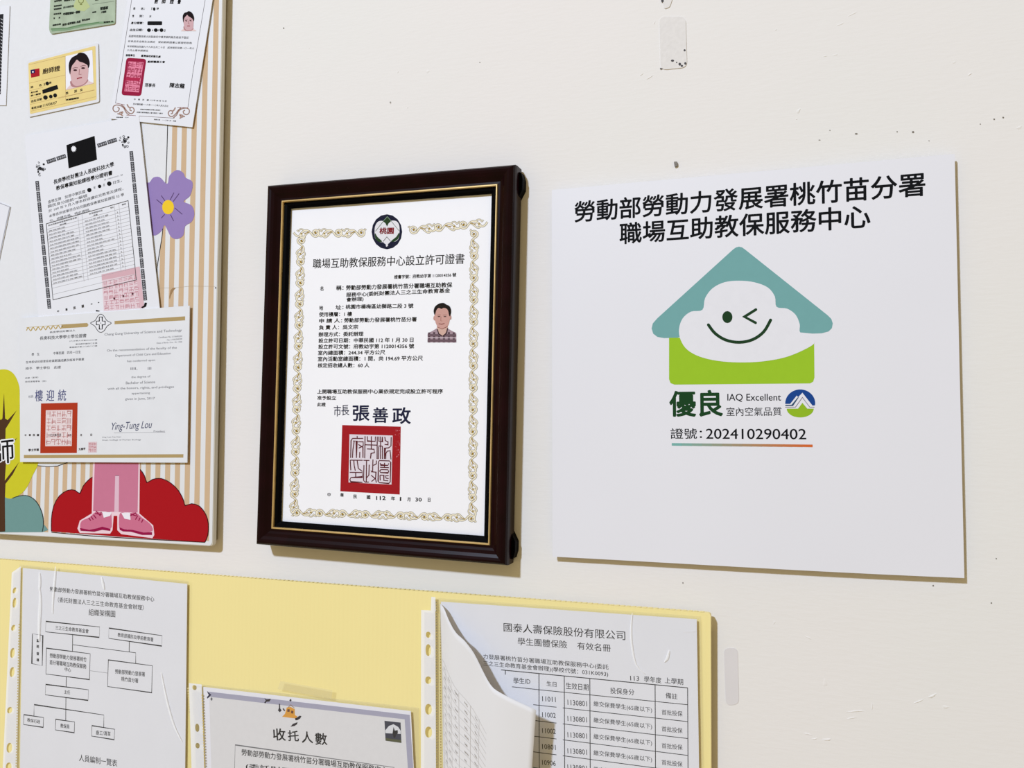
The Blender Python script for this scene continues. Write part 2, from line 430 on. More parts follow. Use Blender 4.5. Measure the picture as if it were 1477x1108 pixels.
for sx in (-1, 1):
    for sz in (-1, 1):
        X, Z = IW/2+.0216, IH/2+.0216
        pr_ = [(X-.022, Z-.002), (X-.004, Z-.002), (X+.0015, Z-.0045), (X+.0032, Z-.010), (X+.0032, Z-.018), (X-.001, Z-.026), (X-.022, Z-.026)]
        pts = [(sx*a, sz*b) for a, b in pr_]
        V = [loc2w(x, z, .0085) for x, z in pts] + [loc2w(x, z, .0002) for x, z in pts]; n = len(pts)
        obj('corner_bumper', V, [list(range(n)), list(range(n, 2*n))[::-1]] + [[i, (i+1) % n, (i+1) % n+n, i+n] for i in range(n)], FRD, fr, 'black plastic corner spacer')

ct = thing('certificate', 'licence certificate with gold scroll border, red square seal and portrait, behind frame glass', 'certificate', (cc.x, -.011, cc.z))
d = .0122
PAP = mat('certificate_paper', (250, 249, 252), .6, .008, 20, .04)
V = [loc2w(x, z, dd) for dd in (d, .0108) for x, z in ((-IW/2-.003, IH/2+.003), (IW/2+.003, IH/2+.003), (IW/2+.003, -IH/2-.003), (-IW/2-.003, -IH/2-.003))]
obj('paper', V, [[0, 1, 2, 3], [7, 6, 5, 4], [0, 4, 5, 1], [1, 5, 6, 2], [2, 6, 7, 3], [3, 7, 4, 0]], PAP, ct)
p = Print(ct, d, (360, 230, 3.6925))
K = (20, 20, 22)
p.text('職場互助教保服務中心設立許可證書', 336, 582, 1144, 556, 52, K, .011)
B = .026
p.text('證書字號：府教幼字第 1120014356 號', 770, 637, 1100, 625, 21, K, B)
for t in (('名', 375, 700, 393, 700, 24), ('稱：', 460, 698, 500, 697, 26), ('勞動部勞動力發展署桃竹苗分署職場互助教保', 513, 697, 1079, 682, 27),
          ('服務中心(委託財團法人三之三生命教育基金', 514, 737, 1068, 714, 28), ('會辦理)', 515, 762, 607, 757, 26), ('地', 370, 803, 391, 803, 24), ('址：', 457, 800, 500, 799, 24),
          ('桃園市楊梅區幼獅路二段 3 號', 511, 798, 872, 792, 25), ('使用樓層：1 樓', 369, 838, 545, 836, 25), ('申 請 人：', 370, 872, 493, 870, 24),
          ('勞動部勞動力發展署桃竹苗分署', 503, 870, 890, 864, 25), ('負 責 人：吳文宗', 369, 908, 578, 905, 25), ('辦理方式：委託辦理', 367, 945, 606, 942, 25),
          ('設立許可日期：中華民國 112 年 1 月 30 日', 367, 978, 873, 974, 25), ('設立許可文號：府教幼字第 1120014356 號', 366, 1010, 876, 1007, 25),
          ('室內總面積：244.34 平方公尺', 364, 1043, 722, 1040, 25), ('室內活動室總面積：1 間，共 194.69 平方公尺', 363, 1077, 923, 1073, 27)):
    p.text(*t, K, B)
p.z = (360, 520, 3.4625)
for t in (('核定招收總人數：60 人', 340, 37, 598, 36, 24), ('上開職場互助教保服務中心業依規定完成設立許可程序', 337, 167, 966, 166, 23), ('准予設立', 337, 197, 432, 198, 21), ('此證', 337, 230, 380, 230, 20)):
    p.text(*t, K, B)
for t, x0, x1, y in (('中', 389, 405, 680), ('華', 453, 470, 682), ('民', 518, 536, 690), ('國', 585, 603, 693), ('112', 632, 680, 697), ('年', 706, 727, 699), ('1', 750, 757, 702), ('月', 787, 803, 704), ('30', 828, 860, 705), ('日', 890, 903, 706)):
    p.text(t, x0, y, x1, y+.5, 20, K, B)
N = (27, 32, 62)
p.text('市', 420, 280, 456, 280, 56, N, .012); p.text('長', 459, 276, 498, 274, 52, N, .012)
p.text('張', 514, 303, 599, 303, 78, N, .02); p.text('善', 614, 312, 692, 312, 78, N, .02); p.text('政', 712, 318, 805, 318, 84, N, .02)
# seal
p.z = (480, 600, 9.236)
p.poly([(125, 122), (906, 143), (892, 1048), (100, 1005)], (165, 22, 34), 'seal')
p.poly([(222, 245), (798, 262), (782, 915), (210, 886)], (228, 218, 226), 'seal', lift=1)
s_ = [[(262, 300), (405, 300)], [(325, 268), (325, 300)], [(262, 300), (243, 330), (238, 560)], [(270, 335), (318, 335), (315, 560)], [(285, 340), (268, 450), (262, 560)],
      [(335, 345), (405, 345), (405, 400), (345, 430)], [(340, 380), (402, 420), (402, 560)], [(360, 480), (358, 560)], [(430, 270), (425, 565)],
      [(460, 272), (462, 335), (565, 340), (568, 275)], [(514, 272), (514, 440)], [(432, 385), (588, 390)], [(455, 440), (550, 445), (555, 490), (510, 500), (502, 570)], [(592, 275), (590, 575)],
      [(615, 275), (615, 340), (660, 345), (662, 278)], [(637, 275), (635, 575)], [(608, 400), (665, 405)], [(612, 410), (606, 575)], [(662, 410), (662, 575)],
      [(692, 280), (700, 330), (735, 345), (735, 385), (690, 380)], [(778, 282), (775, 400), (745, 425), (695, 430), (688, 575)], [(772, 465), (725, 470), (708, 500), (705, 575)], [(765, 475), (775, 580)],
      [(232, 590), (400, 592)], [(232, 590), (240, 725)], [(280, 595), (285, 660), (300, 730)], [(325, 595), (340, 700), (395, 740)], [(225, 752), (395, 755), (395, 815), (240, 822), (228, 850), (240, 880), (395, 885)], [(305, 755), (305, 820)],
      [(410, 592), (488, 594)], [(450, 594), (446, 880)], [(415, 655), (410, 860), (430, 882), (480, 882)], [(485, 650), (480, 790), (450, 825)], [(535, 580), (530, 740), (505, 730)], [(582, 595), (580, 640), (540, 660)],
      [(510, 745), (575, 750), (570, 830), (515, 875)], [(510, 790), (570, 840), (580, 890)],
      [(620, 595), (755, 600), (772, 620), (765, 880), (745, 900), (620, 890), (603, 870), (608, 615), (620, 595)], [(632, 628), (638, 655), (735, 660), (745, 632)], [(690, 625), (688, 685)], [(630, 685), (748, 690)],
      [(640, 715), (735, 718), (745, 740), (735, 760), (635, 755), (625, 735), (640, 715)], [(628, 790), (632, 860)], [(628, 790), (680, 792), (680, 860), (740, 865)], [(745, 795), (700, 800), (710, 830), (745, 835)]]
for l in s_: p.line(l, 13, (88, 22, 34), 'seal_script', lift=2)
rn = random.Random(4)
for i in range(30):
    x = 830+rn.random()*70; y = 160+rn.random()*400; r_ = 2+rn.random()*6
    p.dot(x, y, r_, r_, (205, 120, 130), 'seal_wear', lift=2)
# emblem
p.z = (520, 295, 14.775)
p.dot(562, 582, 326, 374, (20, 25, 52), 'emblem_print')
p.poly(smooth_poly([(560, 900), (490, 810), (400, 800), (318, 730), (300, 600), (310, 470), (370, 370), (470, 350), (560, 400), (660, 345), (770, 360), (825, 450), (830, 600), (815, 720), (740, 790), (640, 790)], 4), (232, 230, 234), 'emblem_print', lift=1)
p.poly([(480, 360), (572, 255), (650, 355), (600, 400), (565, 470), (530, 400)], (36, 62, 34), 'emblem_print', lift=2)
p.poly(smooth_poly([(312, 610), (360, 690), (460, 785), (400, 800), (330, 750), (305, 670)], 3), (36, 66, 38), 'emblem_print', lift=2)
p.poly(smooth_poly([(820, 600), (760, 690), (650, 780), (720, 790), (795, 740), (825, 670)], 3), (36, 66, 38), 'emblem_print', lift=2)
p.poly([(485, 808), (450, 815), (540, 880), (545, 860)], (20, 25, 52), 'emblem_print', lift=2)
p.poly([(645, 788), (670, 800), (590, 870), (580, 850)], (20, 25, 52), 'emblem_print', lift=2)
p.line([(482, 365), (318, 570)], 9, (60, 90, 62), 'emblem_print', lift=3); p.line([(655, 355), (820, 560)], 9, (60, 90, 62), 'emblem_print', lift=3)
p.line([(480, 790), (562, 690), (640, 785)], 10, (60, 60, 50), 'emblem_print', lift=3)
p.line([(480, 360), (572, 258), (655, 355)], 8, (150, 180, 150), 'emblem_print', lift=4)
p.text('桃園', 398, 632, 706, 628, 140, (130, 25, 40), .03, 'printed_text', lift=4)
# portrait of the man
p.z = (605, 420, 13.846)
p.poly([(160, 1025), (165, 840), (250, 800), (350, 740), (560, 740), (640, 790), (735, 835), (738, 1028)], (170, 146, 156), 'portrait_photo')
for k in range(6):
    x = 195+k*98; p.line([(x, 830+abs(k-2.5)*6-20), (x, 1026)], 42, (92, 72, 82), 'portrait_photo', lift=1)
for y in (880, 985): p.line([(163, y), (736, y+5)], 48, (110, 88, 98), 'portrait_photo', lift=2)
for y in (930,): p.line([(163, y), (736, y+3)], 14, (214, 196, 204), 'portrait_photo', lift=3)
p.poly(smooth_poly([(355, 700), (560, 700), (540, 800), (460, 905), (380, 820)], 3), (214, 176, 162), 'portrait_photo', lift=4)
p.line([(355, 760), (385, 850), (455, 900)], 20, (60, 40, 50), 'portrait_photo', lift=5); p.line([(560, 740), (540, 840), (465, 900)], 20, (60, 40, 50), 'portrait_photo', lift=5)
p.dot(298, 540, 20, 45, (196, 150, 140), 'portrait_photo', 5); p.dot(618, 525, 20, 45, (196, 150, 140), 'portrait_photo', 5)
p.poly(smooth_poly([(300, 460), (340, 360), (440, 330), (560, 350), (612, 450), (600, 590), (560, 700), (450, 755), (360, 705), (312, 590)], 4), (208, 160, 150), 'portrait_photo', lift=6)
p.poly(smooth_poly([(305, 480), (282, 400), (310, 310), (390, 250), (480, 235), (540, 270), (600, 300), (632, 390), (612, 500), (590, 480), (575, 400), (540, 350), (480, 335), (440, 355), (380, 335), (340, 380), (320, 440)], 3), (26, 20, 22), 'portrait_photo', lift=7)
for x in (390, 510):
    p.poly(ell(x, 508, 28, 9, 12), (70, 40, 40), 'portrait_photo', 8); p.line([(x-38, 478), (x+35, 474)], 8, (150, 105, 98), 'portrait_photo', lift=8)
p.line([(430, 510), (425, 590), (455, 600)], 9, (160, 105, 95), 'portrait_photo', lift=8)
p.line([(385, 650), (440, 662), (500, 645)], 13, (120, 50, 50), 'portrait_photo', lift=8)
p.line([(350, 710), (450, 757), (560, 705)], 9, (150, 90, 85), 'portrait_photo', lift=8)
# gold scroll border
p.z = (0, 0, 1)
def scroll(x0, y0, x1, y1, flip, w=11.5):
    """one S-scroll between two points, w wide across"""
    a = Vector((x0, y0)); b = Vector((x1, y1)); e = (b-a); L = e.length; e.normalize(); n = Vector((-e.y, e.x))*flip
    def q(u, v): return tuple(a + e*(u*L) + n*(v*w))
    tr = lambda pts: [q(u, v) for u, v in pts]
    sp1 = [(.26+.16*(1-.8*i/12)*cos(pi*.9+i/12*2*pi*1.25)*1.0, .08+.42*(1-.8*i/12)*sin(pi*.9+i/12*2*pi*1.25)) for i in range(13)]
    main = [(1.2, .1), (1.08, -.28), (.95, -.35), (.85, .05), (.7, .32), (.55, .28), (.42, -.05), (.33, -.34), (.20, -.40), (.11, -.12), (.12, .22), (.22, .38), (.33, .22), (.32, -.02), (.24, -.02), (.23, .12)]
    leaf = [(.55, .12), (.64, -.10), (.74, -.40), (.84, -.50), (.90, -.30), (.80, -.18)]
    leaf2 = [(.72, .28), (.82, .48), (.93, .45), (.98, .22), (1.05, .40)]
    tip = [(.02, .35), (.08, .45), (.10, .20)]
    for pl, ww in ((main, 3.0), (leaf, 2.6), (leaf2, 2.2), (tip, 2.0)):
        s2 = smooth_poly(tr(pl), 3, False)
        p.line(s2, ww, (104, 92, 66), 'border_ornament', lift=0)
        p.line(s2, ww-1.0, (243, 233, 206), 'border_ornament', lift=2)
    p.dot(*q(.24, .05), 1.5, 1.7, (160, 128, 50), 'border_ornament', 4)
    p.line(smooth_poly(tr([(.50, .20), (.62, .05), (.75, .0)]), 3, False), 1.1, (170, 138, 60), 'border_ornament', lift=4)
    p.dot(*q(.86, -.05), 1.3, 1.2, (170, 140, 70), 'border_ornament', 4)
def run(x0, y0, x1, y1, n, f0, w):
    for i in range(n):
        a, b = i/n, (i+1)/n
        scroll(x0+(x1-x0)*a, y0+(y1-y0)*a, x0+(x1-x0)*b, y0+(y1-y0)*b, f0, w*.92)
run(529, 336, 430, 336.5, 3, 1, 13); run(588, 332.5, 696, 322, 3, -1, 13)
run(434.5, 340, 424, 736, 13, -1, 13); run(684, 330, 681.5, 742, 13, 1, 13)
run(420, 739, 552, 743, 4, 1, 12); run(688, 748, 552, 743, 4, -1, 12)
p.done()

# ---------------------------------------------------------------- notice board at the left
d = .0110
nb = thing('notice_board', 'white notice board printed with tan stripes, flower, tree and bushes, at the left edge', 'board', P(200, 500, 0))
BW = mat('board_white', (225, 225, 226), .45, .01, 10, .03, .4)
BR = P(307, 788, d); BL = P(0, 770.5, d); TR = P(321.5, 0, d)
sl = (BR.z-BL.z)/(BR.x-BL.x); XL, ZT = -.98, 2.12
xr = lambda z: BR.x + (TR.x-BR.x)*(z-BR.z)/(TR.z-BR.z)
def plate(outl, front, th):
    n = len(outl); V = [(x, -front, z) for x, z in outl] + [(x, -front+th, z) for x, z in outl]
    return V, [list(range(n)), list(range(n, 2*n))[::-1]] + [[i, (i+1) % n, (i+1) % n+n, i+n] for i in range(n)]
V, F = plate(rnd([(XL, ZT), (xr(ZT), ZT), (BR.x, BR.z), (XL, BR.z+sl*(XL-BR.x))], .004), d, .0045)
obj('board_panel', V, F, mat('board_edge', (214, 208, 192), .5, .02), nb)
V, F = plate(rnd([(XL, ZT), (xr(ZT)-.0006, ZT), (BR.x-.0006, BR.z+.0006), (XL, BR.z+.0006+sl*(XL-BR.x))], .004), d+.0004, .0004)
obj('printed_face', V, F, BW, nb)
V, F = plate([(XL+.02, ZT-.02), (xr(ZT-.02)-.0035, ZT-.02), (BR.x-.0035, BR.z+.0045), (XL+.02, BR.z+.0045+sl*(XL-BR.x))], d-.0045, d-.0047)
obj('backing_board', V, F, mat('gap_shade_grey', (150, 140, 118), .9, .05), nb)  # added inset board, deepens the shade between panel edge and wall
d += .0004
p = Print(nb, d, (0, 560, 4.344))
# tan stripes, upright on the board
TAN = (205, 176, 142)
x1 = P(307, 689, d).x; x0_ = P(47, 689, d).x
xs_ = [47, 60, 73, 86, 99.5, 113, 126]; xr_ = [220.5, 233, 247.5, 261.5, 277.5, 292, 306.7]
per = (P(306.7, 689, d).x - P(220.5, 689, d).x)/6
V = []; F = []
k = 0
while True:
    xc = P(306.7, 689, d).x - per*k     # centre of a white stripe
    a = xc-per*.76; b = xc-per*.24
    if b < XL+.02: break
    zt = ZT-.004; zb = BR.z+.0045+sl*(xc-BR.x)
    sh = lambda z: (TR.x-BR.x)*(z-P(306, 689, d).z)/(TR.z-BR.z)
    n = len(V); V += [(a+sh(zt), -d-.00003, zt), (b+sh(zt), -d-.00003, zt), (b+sh(zb), -d-.00003, zb), (a+sh(zb), -d-.00003, zb)]; F.append([n, n+1, n+2, n+3]); k += 1
obj('stripe_print', V, F, ink(TAN), nb)
# white panel with a black outline
pan = [(-1010, -2900), (1320, -2900), (1200, -2500), (1050, -1650), (1045, -1450), (1030, -1100), (1015, -950), (978, -720), (972, -640), (976, -600), (990, -520), (1010, -430), (900, -200), (700, -120), (560, 380), (420, 467), (360, 488), (300, 492), (240, 486), (60, 470), (-1010, 470)]
p.poly(pan, (226, 226, 228), 'panel_print', lift=1)
p.line(pan[2:20], 4.5, (35, 35, 35), 'panel_print', lift=2)
# flower
p.z = (0, 160, 4.344)
fl = smooth_poly([(900, 470), (935, 450), (960, 418), (1000, 415), (1035, 450), (1052, 452), (1062, 405), (1108, 370), (1148, 388), (1162, 418), (1202, 440), (1206, 480), (1188, 535), (1150, 568), (1200, 592), (1218, 645), (1200, 695), (1160, 722), (1148, 780), (1108, 803), (1072, 790), (1048, 745), (1030, 716), (1012, 752), (975, 780), (930, 775), (900, 760)], 3)
p.poly(fl, (150, 128, 182), 'flower_print', lift=4)
for q in ([(1090, 512), (1065, 560)], [(1122, 518), (1085, 568)], [(980, 555), (1022, 590)], [(1010, 530), (1038, 570)], [(1095, 608), (1142, 648)], [(1068, 650), (1088, 690)], [(1032, 648), (1010, 672)]):
    p.line(q, 4.5, (85, 62, 105), 'flower_print', lift=5)
p.dot(1053, 603, 37, 45, (240, 200, 50), 'flower_print', 6)
# tree, trunk
p.z = (0, 560, 4.344)
tree = smooth_poly([(-330, 300), (-200, -40), (-60, -100), (30, -118), (85, -90), (118, -20), (124, 60), (128, 200), (180, 330), (240, 400), (240, 470), (205, 545), (155, 640), (80, 690), (0, 690), (-200, 690), (-340, 600)], 4)
p.poly(tree, (204, 198, 44), 'tree_print', lift=4)
TB = (78, 52, 34)
p.poly([(-50, 900), (-40, 420), (-20, 240), (-45, 160), (-20, 170), (5, 200), (15, 190), (25, 30), (32, 190), (48, 200), (104, 140), (60, 215), (35, 255), (32, 420), (60, 350), (108, 310), (60, 380), (38, 460), (30, 580), (118, 465), (80, 540), (34, 600), (30, 700), (32, 895)], TB, 'tree_print', lift=5)
p.poly(smooth_poly([(-200, 905), (-200, 760), (-80, 670), (20, 680), (45, 690), (75, 692), (110, 678), (160, 672), (205, 690), (240, 730), (265, 790), (272, 850), (265, 902)], 3)[:-2], (112, 150, 146), 'bush_print', lift=4)
p.line(smooth_poly([(78, 690), (110, 678), (160, 672), (205, 690), (240, 730), (265, 790), (272, 850), (265, 900)], 3, False), 4.5, (40, 40, 40), 'bush_print', lift=6)
p.poly([(-60, 905), (-45, 600), (34, 600), (30, 700), (32, 898)], TB, 'tree_print', lift=6)
# sticker character
for ex, col, lf in ((.07, (238, 238, 240), 8), (.006, (20, 20, 22), 12)):
    g = 8 if lf == 8 else 0
    p.text('師', -38-g, 478+g, 90+g, 466+g, 152+2*g, col, ex, 'sticker_lettering', res=2, lift=lf)
# red bush
red = [(322, 898), (322, 820), (336, 740), (372, 675), (425, 640), (470, 640), (500, 660), (520, 615), (560, 570), (600, 548), (700, 500), (800, 480), (868, 500), (905, 550), (920, 592), (955, 572), (1010, 566), (1070, 595), (1120, 645), (1150, 705), (1160, 736), (1200, 724), (1250, 740), (1288, 790), (1305, 850), (1302, 920), (1284, 964)]
p.poly(red + [(800, 935)], (170, 22, 30), 'bush_print', lift=4)
p.line(smooth_poly(red, 2, False), 5, (60, 14, 18), 'bush_print', lift=5)
p.line([(322, 903), (560, 925), (800, 940), (1284, 966)], 5, (60, 14, 18), 'bush_print', lift=5)
# legs and shoes
PK, PKL, MG = (200, 120, 146), (236, 205, 214), (150, 20, 70)
p.poly([(583, 440), (877, 440), (873, 785), (960, 860), (967, 920), (955, 940), (760, 915), (735, 890), (735, 800), (712, 800), (705, 890), (690, 912), (500, 908), (485, 880), (500, 830), (575, 785)], PKL, 'figure_print', lift=6)
p.poly([(595, 440), (868, 440), (862, 780), (744, 776), (746, 548), (722, 548), (716, 775), (583, 770)], PK, 'figure_print', lift=7)
p.poly([(722, 548), (746, 548), (744, 776), (716, 775)], (222, 186, 200), 'figure_print', lift=7)
p.line([(722, 548), (746, 548)], 3, (110, 60, 80), 'figure_print', lift=8)
p.poly(smooth_poly([(502, 870), (512, 832), (560, 810), (600, 775), (640, 780), (690, 775), (700, 830), (694, 880), (640, 872), (590, 888), (520, 885)], 3), (203, 112, 140), 'figure_print', lift=8)
p.poly(smooth_poly([(745, 830), (755, 780), (800, 785), (850, 780), (890, 812), (940, 850), (955, 895), (880, 905), (800, 885), (752, 885)], 3), (203, 112, 140), 'figure_print', lift=8)
p.poly([(640, 775), (700, 778), (690, 800), (650, 812)], (238, 232, 238), 'figure_print', lift=9); p.poly([(760, 782), (815, 782), (818, 825), (780, 818)], (238, 232, 238), 'figure_print', lift=9)
p.poly([(500, 876), (560, 888), (610, 878), (640, 868), (692, 882), (690, 895), (640, 888), (590, 900), (505, 894)], MG, 'figure_print', lift=10)
p.poly([(748, 872), (780, 885), (830, 888), (900, 905), (952, 902), (952, 920), (890, 920), (820, 900), (770, 898), (750, 888)], MG, 'figure_print', lift=10)
for q in ([(555, 812), (568, 830)], [(570, 803), (584, 824)], [(586, 794), (602, 816)], [(600, 768), (628, 800), (634, 775)], [(596, 785), (636, 792)], [(896, 822), (886, 842)], [(878, 812), (868, 832)], [(862, 800), (848, 824)], [(815, 800), (850, 782), (858, 800)], [(818, 790), (852, 800)]):
    p.line(q, 6, MG, 'figure_print', lift=10)
# small tear and crease of the printed face
p.z = (230, 400, 8.525)
p.poly([(120, 240), (135, 160), (165, 130), (200, 130), (165, 170), (140, 220), (125, 270)], (160, 128, 92), 'scuff', lift=3)
p.line([(0, 132), (200, 128), (380, 108), (690, 112)], 3, (196, 182, 160), 'scuff', lift=3)
p.dot(690, 130, 8, 9, (70, 55, 45), 'scuff', 3)
p.done()

SHEET = mat('sheet_paper', (228, 228, 233), .6, .01, 25, .04)
def sheet(name, label, cat, pts, d, th=.0004, material=SHEET, part='paper', group=None, r=0):
    c = P(sum(a for a, b in pts)/len(pts), sum(b for a, b in pts)/len(pts), d)
    t = thing(name, label, cat, (c.x, -d+th, c.z), group)
    slab(part, rnd(pts, r) if r else pts, d, th, material, t)
    return t

# --- cut-off sheet with black border, far left top
d = .0124
t = sheet('printed_notice', 'white sheet with a dense black border strip, cut by the left edge near the top', 'paper', [(-60, 20), (14, 8), (8.5, 152), (-66, 152)], d)
p = Print(t, d)
p.poly([(-45, 26), (5, 20), (1, 136), (-50, 138)], (40, 40, 44), 'border_ornament')
p.poly([(-42, 34), (-2, 29), (-5, 130), (-46, 131)], (228, 228, 233), 'border_ornament', lift=1)
for i in range(22): p.line([(1, 27+i*5), (4.2-i*.15, 29+i*5)], .8, (215, 215, 220), 'border_ornament', lift=2)
p.done()
# --- blank laminated sheet at left middle
t = sheet('laminated_sheet', 'blank white laminated sheet corner poking in at the left edge, mid height', 'paper', [(-75, 262), (15, 298), (-14, 436), (-100, 400)], d, .0006)
p = Print(t, d); p.line([(-73, 264), (14, 298.6), (-14.5, 434)], .9, (160, 160, 168), 'sealed_edge'); p.done()

# --- green licence card
d = .0128
GC = mat('green_card', (168, 184, 160), .35, .12, 70, 0, .5, .3)
t = sheet('licence_card', 'green laminated licence card at the top of the notice board', 'card', [(75, -58), (168, -72), (165.6, 34), (73, 49), (70.6, 42)], d, .0010, GC, 'card', r=3)
p = Print(t, d, (60, 0, 12.308))
p.poly([(170, 500), (450, 490), (700, 430), (1020, 385), (1290, 375), (1290, 405), (1000, 430), (700, 480), (450, 540), (180, 560)], (128, 156, 122), 'printed_band')
p.line([(165, 515), (450, 500), (690, 445), (1020, 395)], 14, (98, 132, 92), 'printed_band', lift=1)
p.poly([(620, -40), (760, -40), (860, 120), (760, 200), (640, 190), (560, 120)], (184, 194, 140), 'printed_band', lift=0)
p.line([(655, 0), (665, 45), (690, 50), (685, 80), (712, 80), (708, 50), (735, 40), (745, 0)], 9, (110, 112, 50), 'printed_band', lift=2)
for q in (('住所地址', 220, 42, 358, 18, 34, .05), ('桃園市中壢', 395, 28, 585, 4, 42, .06), ('駕照號碼', 215, 125, 355, 105, 28, .05), ('管轄編號', 212, 180, 352, 160, 28, .05),
          ('F014460322', 385, 155, 575, 118, 36, .03), ('有效日期', 210, 268, 345, 250, 30, .05), ('中壢監理站一號窗', 380, 275, 680, 232, 48, .06), ('性', 208, 340, 236, 338, 30, .04), ('女', 300, 330, 330, 326, 30, .05),
          ('審驗日期', 192, 465, 340, 440, 30, .05), ('自用小型車駕駛人執照', 370, 462, 690, 402, 44, .04), ('簽名蓋章', 712, 378, 858, 355, 36, .05), ('血型', 895, 232, 968, 222, 28, .05), ('普通車', 1035, 180, 1178, 165, 58, .06), ('六個月', 1055, 238, 1145, 225, 40, .06), ('監理所 印', 1100, 410, 1268, 395, 30, .05), ('照', 945, 12, 1010, 5, 30, .06)):
    p.text(*q[:6], (40, 46, 40), q[6], lift=3)
p.line([(900, 75), (1290, 20)], 5, (120, 130, 118), 'printed_band', lift=1)
p.done()
# --- yellow chef card
YC = mat('yellow_card', (232, 208, 134), .4, .05, 60, 0, .5, .2)
LAM = film('laminate', .97, .04, .15, .12)
t = sheet('chef_card', 'small yellow laminated identity card with a portrait and red flag', 'card', [(40.8, 91), (137.6, 66), (139.3, 143.5), (43.3, 164.5)], d, .0010, YC, 'card', r=2)
slab('laminate', rnd([(38, 88), (141.5, 61.5), (143, 147), (41, 169)], 3), d-.0001, .0006, mat('laminate_edge', (226, 226, 230), .25, 0, 40, 0, .5), t)
p = Print(t, d, (30, 60, 10.075))
p.poly([(140, 412), (270, 388), (273, 500), (150, 525)], (168, 26, 40), 'flag_print', lift=1)
p.poly([(140, 412), (203, 400), (206, 456), (146, 468)], (34, 34, 84), 'flag_print', lift=2); p.dot(176, 440, 12, 12, (240, 240, 240), 'flag_print', 3)
p.text('廚師證', 316, 478, 570, 424, 82, (58, 44, 34), .02, lift=1)
for a, b in (((120, 605), (645, 485)), ((125, 715), (320, 665)), ((130, 915), (650, 790)), ((650, 795), (1070, 700)), ((130, 830), (310, 785)), ((150, 1010), (1090, 800)), ((120, 335), (640, 212)), ((540, 825), (1070, 705)), ((645, 215), (652, 860))):
    p.line([a, b], 4, (196, 164, 110), 'printed_rule', lift=0)
BB = (40, 34, 30)
for q in (('姓　　名', 142, 682, 300, 646, 34, .03), ('身分證', 142, 756, 250, 734, 26, .03), ('統一編號', 144, 800, 290, 768, 26, .03), ('出生日期', 150, 888, 305, 852, 36, .03), ('有效日期', 152, 988, 305, 958, 36, .03), ('114/08/07', 322, 950, 524, 906, 40, .01),
          ('性　　別　女', 652, 772, 900, 716, 40, .03), ('烹調職類別', 655, 864, 842, 832, 28, .04), ('王', 333, 640, 356, 634, 34, .03), ('玲', 412, 622, 446, 614, 40, .04)):
    p.text(*q[:6], BB, q[6], lift=1)
p.dot(384, 608, 25, 28, BLK, 'marker_blot', 2)
p.poly([(312, 704), (440, 655), (528, 630), (544, 688), (440, 725), (318, 757)], BLK, 'marker_blot', lift=2)
for x, y, a, b in ((358, 812, 33, 32), (435, 798, 26, 27), (498, 782, 28, 30)): p.dot(x, y, a, b, BLK, 'marker_blot', 2)

def woman(p, f, tint):
    """printed portrait; f maps the (30,60)-zoom card coordinates into another place"""
    N_ = 'portrait_photo'
    sk = (206, 168, 172) if tint else (210, 172, 172)
    p.poly([f(*q) for q in smooth_poly([(655, 700), (690, 660), (745, 620), (950, 560), (1005, 580), (1058, 600)], 3, False)] + [f(1056, 608), f(655, 705)], (226, 200, 196), N_, 2)
    p.poly([f(*q) for q in smooth_poly([(735, 560), (730, 640), (790, 665), (900, 640), (965, 590), (960, 540)], 3)], (176, 126, 128), N_, 3)
    p.poly([f(*q) for q in smooth_poly([(715, 420), (740, 320), (820, 260), (920, 300), (978, 370), (980, 450), (965, 560), (900, 625), (800, 645), (745, 600), (722, 500)], 3)], sk, N_, 4)
    p.poly([f(*q) for q in smooth_poly([(716, 480), (698, 400), (700, 310), (740, 235), (810, 195), (850, 162), (920, 168), (970, 215), (998, 290), (996, 350), (978, 385), (965, 340), (900, 305), (850, 290), (815, 262), (785, 300), (745, 350), (728, 410)], 3)], (28, 18, 22), N_, 5)
    for cx_, cy_ in ((790, 415), (905, 385)):
        p.poly([f(a, b) for a, b in ell(cx_, cy_, 28, 13, 10)], (62, 30, 36), N_, 6)
        p.line([f(cx_-38, cy_-26), f(cx_, cy_-38), f(cx_+38, cy_-34)], p.sw*7, (120, 78, 82), N_, lift=6)
    p.line([f(852, 400), f(845, 478), f(880, 475)], p.sw*8, (160, 105, 108), N_, lift=6)
    p.line([f(815, 540), f(850, 528), f(888, 522)], p.sw*16, (150, 48, 62), N_, lift=6)
p.sw = 1
p.poly(rnd([(650, 212), (1040, 120), (1057, 604), (655, 703)], 18), (236, 234, 240), 'portrait_photo', lift=1)
woman(p, lambda x, y: (x, y), 0)
p.done()

